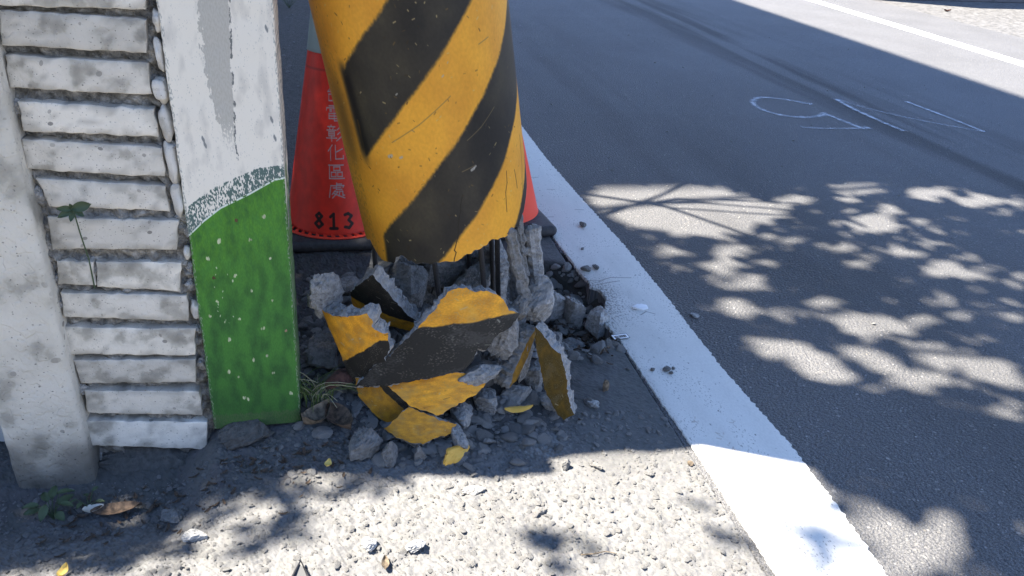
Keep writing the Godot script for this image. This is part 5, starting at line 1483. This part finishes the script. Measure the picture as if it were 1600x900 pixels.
func build_tree() -> void:
	var t := base("street_tree", Vector3(-2.3, 0, -2.5), "leafy tree behind the wall whose shade dapples the road", "tree")
	var foot := Vector3(-2.3, 0, -2.5)
	put("trunk", tube([Vector3(0, -0.1, 0), Vector3(0.05, 0.8, 0.03), Vector3(0.0, 1.6, 0.05), Vector3(0.15, 2.4, 0.1), Vector3(0.3, 3.4, 0.15), Vector3(0.35, 4.6, 0.1)], 0.15, 0.05, 14), M.bark, t)
	# limbs whose shadows cross the large patch of sun
	var h := 2.0
	for l in [[Vector2(0.80, -2.50), Vector2(0.948, -2.454), Vector2(1.097, -2.385), Vector2(1.159, -2.375), Vector2(1.246, -2.272), Vector2(1.40, -2.06)], [Vector2(0.80, -2.21), Vector2(0.976, -2.285), Vector2(1.090, -2.358), Vector2(1.208, -2.426), Vector2(1.45, -2.60)], [Vector2(1.12, -2.36), Vector2(1.276, -2.405), Vector2(1.75, -2.34)], [Vector2(1.15, -2.35), Vector2(1.221, -2.317), Vector2(1.75, -2.20)], [Vector2(1.18, -2.36), Vector2(1.35, -2.36), Vector2(1.70, -2.27)]]:
		var pts := []
		for p in l: pts.append(Vector3(p.x, 0, p.y) - SUN * Vector3(1, 0, 1) * h + Vector3(0, h, 0) - foot)
		put("branch", tube(pts, 0.009 if l.size() < 4 else 0.012, 0.006 if l.size() < 4 else 0.010, 7), M.bark, t)
	for l in [[Vector3(0.1, 1.7, 0.05), Vector3(0.7, 2.3, 0.2), Vector3(1.1, 2.1, 0.0), Vector3(1.6, 2.0, -0.2)], [Vector3(0.15, 2.3, 0.1), Vector3(1.0, 3.0, 0.5), Vector3(2.0, 3.3, 0.8), Vector3(3.2, 3.4, 0.9)], [Vector3(0.25, 3.0, 0.1), Vector3(1.2, 3.7, -0.3), Vector3(2.4, 4.0, -0.5), Vector3(3.6, 4.0, -0.3)], [Vector3(0.2, 2.8, 0.1), Vector3(-0.6, 3.6, -0.4), Vector3(-1.2, 4.0, -0.8)]]:
		put("branch", tube(l, 0.028, 0.007, 8), M.bark, t)
	# leaves, kept out of the gaps
	var holes := []
	for q in hole_list():
		var ka := 1.0 + 0.007 / Vector2(q[2], q[3]).length()
		var kb := 1.0 + 0.007 / Vector2(q[4], q[5]).length()
		q = [q[0], q[1], q[2] * ka, q[3] * ka, q[4] * kb, q[5] * kb]
		var det: float = q[2] * q[5] - q[3] * q[4]
		holes.append([Vector2(q[0], q[1]), q[5] / det, -q[4] / det, -q[3] / det, q[2] / det])
	var eye := PackedVector2Array([Vector2(0.86, -2.46), Vector2(1.10, -2.555), Vector2(1.335, -2.58), Vector2(1.545, -2.49), Vector2(1.65, -2.330), Vector2(1.54, -2.165), Vector2(1.284, -2.055), Vector2(1.12, -2.09), Vector2(0.96, -2.195), Vector2(0.88, -2.32)])
	var tf := [[], []]
	var r := RandomNumberGenerator.new()
	r.seed = 4242
	var spots := [[0.342, -0.905, 0.014, 5], [0.352, -0.875, 0.014, 5], [0.358, -0.83, 0.012, 4], [0.412, -0.865, 0.008, 2], [-0.10, -0.985, 0.03, 8], [-0.13, -0.96, 0.02, 4], [-0.06, -1.0, 0.03, 6], [-0.42, -0.945, 0.05, 12], [-0.33, -0.93, 0.03, 6], [-0.28, -0.98, 0.03, 5], [-0.45, -1.02, 0.05, 16], [-0.38, -1.05, 0.05, 14], [-0.25, -1.09, 0.05, 12], [-0.08, -1.08, 0.05, 14], [0.05, -1.06, 0.03, 6], [0.655, -0.925, 0.012, 3], [0.67, -0.85, 0.018, 4], [0.77, -0.845, 0.03, 9], [0.83, -0.82, 0.03, 12], [0.79, -0.765, 0.035, 16], [0.87, -0.79, 0.025, 9], [0.75, -0.72, 0.03, 8], [-0.55, -0.90, 0.06, 14], [0.8, -0.66, 0.1, 20]]
	var n_field := 62000
	var total := n_field
	for s in spots: total += s[3]
	var si := 0
	var left := 0
	for k in total:
		var p := Vector2.ZERO
		var free := false
		if k < n_field:
			p = Vector2(r.randf_range(-1.3, 4.6), r.randf_range(-3.9, 0.5))
			if k % 7 == 0: p = Vector2(r.randf_range(0.4, 0.97), r.randf_range(-3.0, -1.13))
			if p.x < 0.4 and p.y > interp([Vector2(-2, -0.93), Vector2(-0.6, -0.975), Vector2(-0.34, -1.005), Vector2(-0.25, -1.07), Vector2(-0.1, -1.10), Vector2(0.3, -1.12)], p.x) + 0.02 * sin(p.x * 31.0): continue
			if p.x >= 0.4 and p.y > -1.13 and p.x < 0.965 + 0.05 * sin(p.y * 23.0): continue
			if p.x > 3.9 and r.randf() < 0.4: continue
		else:
			if left == 0:
				left = spots[si][3]
				si += 1
			left -= 1
			p = Vector2(spots[si - 1][0] + r.randfn() * spots[si - 1][2], spots[si - 1][1] + r.randfn() * spots[si - 1][2] * 0.8)
			free = true
		if not free and p.x > 0.9:
			if Geometry2D.is_point_in_polygon(p, eye): continue
			var hit := false
			for q in holes:
				var d: Vector2 = p - q[0]
				if absf(d.x) > 0.35 or absf(d.y) > 0.25: continue
				var u: float = d.x * q[1] + d.y * q[2]
				var w: float = d.x * q[3] + d.y * q[4]
				if u * u + w * w < 1.0:
					hit = true
					break
			if hit: continue
		var hh := r.randf_range(2.3, 4.6) if not free else (r.randf_range(2.0, 2.8) if p.x < 0.7 else r.randf_range(4.2, 5.0))
		var pos := Vector3(p.x, 0, p.y) - Vector3(SUN.x, 0, SUN.z) * hh + Vector3(0, hh, 0) - foot
		var sc := r.randf_range(0.75, 1.25) if not free else r.randf_range(0.5, 0.8)
		if pos.x + foot.x > 0.2 and pos.x + foot.x < 0.5 and false: continue
		tf[k % 2].append(Transform3D(Basis.from_euler(Vector3(r.randf_range(-0.7, 0.7), r.randf() * TAU, r.randf_range(-0.7, 0.7))).scaled(Vector3.ONE * sc), pos))
	for k in 2:
		var v := PackedVector3Array([Vector3(-0.045, 0, 0), Vector3(-0.015, 0.004, 0.021), Vector3(0.02, 0.004, 0.018), Vector3(0.05, -0.004, 0), Vector3(0.02, 0.004, -0.018), Vector3(-0.015, 0.004, -0.021)])
		var lm := mk(v, PackedInt32Array([0, 5, 1, 1, 5, 4, 1, 4, 2, 2, 4, 3]))
		multi("foliage", lm, M.canopy, tf[k], t)

func build_behind() -> void:
	# added, unseen, to hold sky light off the wall: a house and bushy trees
	var t := base("house", Vector3(-5.0, 0, 14.0), "added house behind the viewer, unseen, screening sky light from the wall", "house")
	var w := BoxMesh.new()
	w.size = Vector3(8.0, 7.0, 14.0)
	put("wall", w, M.plaster, t).position = Vector3(0, 3.5, 0)
	var rf := BoxMesh.new()
	rf.size = Vector3(8.2, 0.25, 14.2)
	put("roof", rf, M.concrete_dark, t).position = Vector3(0, 7.12, 0)
	for k in 3:
		var win := put("window", box_round(Vector3(1.5, 1.4, 0.08), 0.02, 1), M.dark, t)
		win.position = Vector3(-2.5 + 2.5 * k, 3.6, -7.02)
	var r := RandomNumberGenerator.new()
	r.seed = 99
	var lm := leaf(0.24, 0.13, -0.1, 0.15, 81)
	var places := [[Vector3(-2.2, 0, 4.6), "added bushy tree behind the viewer, nearest to the wall, screening sky light"], [Vector3(0.4, 0, 6.0), "added bushy tree at the roadside behind the viewer, screening sky light"], [Vector3(-4.6, 0, 3.6), "added bushy tree behind the viewer, deepest in the yard, screening sky light"]]
	for q in places:
		var tr := base("added_tree", q[0], q[1], "tree")
		put("trunk", tube([Vector3(0, -0.1, 0), Vector3(0.05, 1.2, 0.04), Vector3(-0.03, 2.6, 0.0), Vector3(0.05, 4.0, 0.05)], 0.13, 0.05, 12), M.bark, tr)
		var tf := []
		for k in 3600:
			var d := Vector3(r.randfn(), r.randfn(), r.randfn()).normalized() * pow(r.randf(), 0.4)
			var p := Vector3(0, 3.1, 0) + d * Vector3(1.7, 2.3, 1.5) * (0.8 + 0.3 * sin(d.x * 5.0 + q[0].x) * cos(d.y * 4.0))
			tf.append(Transform3D(Basis.from_euler(Vector3(r.randf_range(-1, 1), r.randf() * TAU, r.randf_range(-1, 1))), p))
		multi("foliage", lm, M.canopy, tf, tr)

func build_far() -> void:
	var t := base("far_wall", Vector3(12.0, 0, -9.75), "wall on the far side of the road, coloured dark as shaded, only its foot in view", "wall")
	var w := put("wall", box_round(Vector3(11.0, 2.4, 0.2), 0.01, 1), M.far_wall, t)
	w.position = Vector3(0, 1.2, 0)
	t.rotation.y = 0.185
	lay("fallen_leaf", leaf(0.12, 0.05, 0.1, 0.3, 31), M.leaf_red, 7.16, -7.90, "red brown leaf on the sunlit far side of the road", "leaf", "", 0.0, 0.2, 0.002, true)
	var k := 0
	for p in [[[Vector2(2.692, -3.728), Vector2(2.573, -3.825), Vector2(2.453, -3.859), Vector2(2.358, -3.791), Vector2(2.308, -3.669), Vector2(2.328, -3.556), Vector2(2.405, -3.485), Vector2(2.532, -3.479), Vector2(2.645, -3.531)], 0.022, 0.5], [[Vector2(2.650, -3.565), Vector2(2.676, -3.405), Vector2(2.699, -3.284), Vector2(2.750, -3.297)], 0.022, 0.6], [[Vector2(2.350, -3.295), Vector2(2.471, -3.274), Vector2(2.69, -3.283)], 0.017, 0.35]]:
		var o := put("spray_mark", ribbon(p[0], p[1], p[1], 0.0040 + 0.0006 * k, p[2]), M.spray)
		tag(o, ["curved white stroke of the sprayed sign on the road, an open loop", "short straight stroke hanging from the sprayed loop", "thin level stroke under the sprayed loop"][k], "road marking", "sprayed marks on the road")
		k += 1
	for p in [[[Vector2(2.917, -3.240), Vector2(2.902, -3.412), Vector2(2.902, -3.658), Vector2(2.927, -3.845)], 0.021, 0.62], [[Vector2(2.927, -3.845), Vector2(3.021, -3.624), Vector2(3.187, -3.421), Vector2(3.415, -3.235)], 0.012, 0.32], [[Vector2(3.41, -3.238), Vector2(3.403, -3.523), Vector2(3.383, -3.815)], 0.018, 0.55]]:
		var o := put("spray_mark", ribbon(p[0], p[1], p[1], 0.0040 + 0.0006 * k, p[2]), M.spray)
		tag(o, ["", "", "", "thick slanting stroke in the middle of the sprayed marks", "faint long diagonal of the sprayed zigzag", "rightmost straight stroke of the sprayed zigzag"][k], "road marking", "sprayed marks on the road")
		k += 1

# ------------------------------------------------------------------
func _ready() -> void:
	rng.seed = 20240607
	# camera
	var cam := Camera3D.new()
	cam.name = "camera"
	cam.fov = 41.37
	cam.near = 0.05
	cam.far = 500.0
	add_child(cam)
	cam.transform = Transform3D(Basis(Vector3(0.97032473, 0.07809273, 0.22884809), Vector3(0.04252554, 0.87655107, -0.47942653), Vector3(-0.23803677, 0.47493131, 0.84721824)), Vector3(0, 1.0, 0))
	cam.current = true
	# sky, exposure, sun
	var we := WorldEnvironment.new()
	we.name = "world_environment"
	var env := Environment.new()
	env.background_mode = Environment.BG_SKY
	var sky := Sky.new()
	var sm := ProceduralSkyMaterial.new()
	sm.sky_top_color = Color(0.37, 0.49, 0.69)
	sm.sky_horizon_color = Color(0.74, 0.755, 0.76)
	sm.sky_curve = 0.15
	sm.ground_bottom_color = Color(0.35, 0.34, 0.33)
	sm.ground_horizon_color = Color(0.6, 0.6, 0.6)
	sky.sky_material = sm
	env.sky = sky
	env.tonemap_mode = Environment.TONE_MAPPER_LINEAR
	env.tonemap_exposure = 5.2
	env.sdfgi_enabled = true
	env.ssao_enabled = true
	env.ssil_enabled = true
	we.environment = env
	add_child(we)
	var sun := DirectionalLight3D.new()
	sun.name = "sun"
	sun.light_energy = 1.6
	sun.light_color = Color(1.0, 0.965, 0.91)
	sun.light_angular_distance = 0.7
	sun.shadow_enabled = true
	sun.sky_mode = DirectionalLight3D.SKY_MODE_LIGHT_ONLY
	sun.basis = Basis.looking_at(SUN.normalized())
	add_child(sun)
	# noises that shape the ground
	n_lump = nz(1, 9.0, FastNoiseLite.TYPE_SIMPLEX_SMOOTH, 4)
	n_cell = nz(2, 42.0, FastNoiseLite.TYPE_CELLULAR)
	n_cell.cellular_return_type = FastNoiseLite.RETURN_CELL_VALUE
	n_cell2 = nz(3, 120.0, FastNoiseLite.TYPE_CELLULAR)
	n_cell2.cellular_return_type = FastNoiseLite.RETURN_DISTANCE2_SUB
	n_flake = nz(5, 125.0, FastNoiseLite.TYPE_CELLULAR)
	n_flake.cellular_return_type = FastNoiseLite.RETURN_CELL_VALUE
	n_fine = nz(4, 160.0, FastNoiseLite.TYPE_SIMPLEX, 2)
	make_materials()
	# setting
	build_ground()
	build_road()
	build_brick_wall()
	build_uprights()
	build_house()
	build_tree()
	build_behind()
	# objects
	build_pole()
	build_stump()
	cone(Vector3(0.045, 0.0, -2.225), "red traffic cone printed with white characters and 813, left behind the pole", true)
	var c := cone(Vector3(0.555, 0.0, -2.27), "red traffic cone half hidden behind the pole's right side, beside the white line", false, 0.13, 0.30)
	c.rotation = Vector3(0, 0.12, 0.0)
	build_far()
	build_debris()
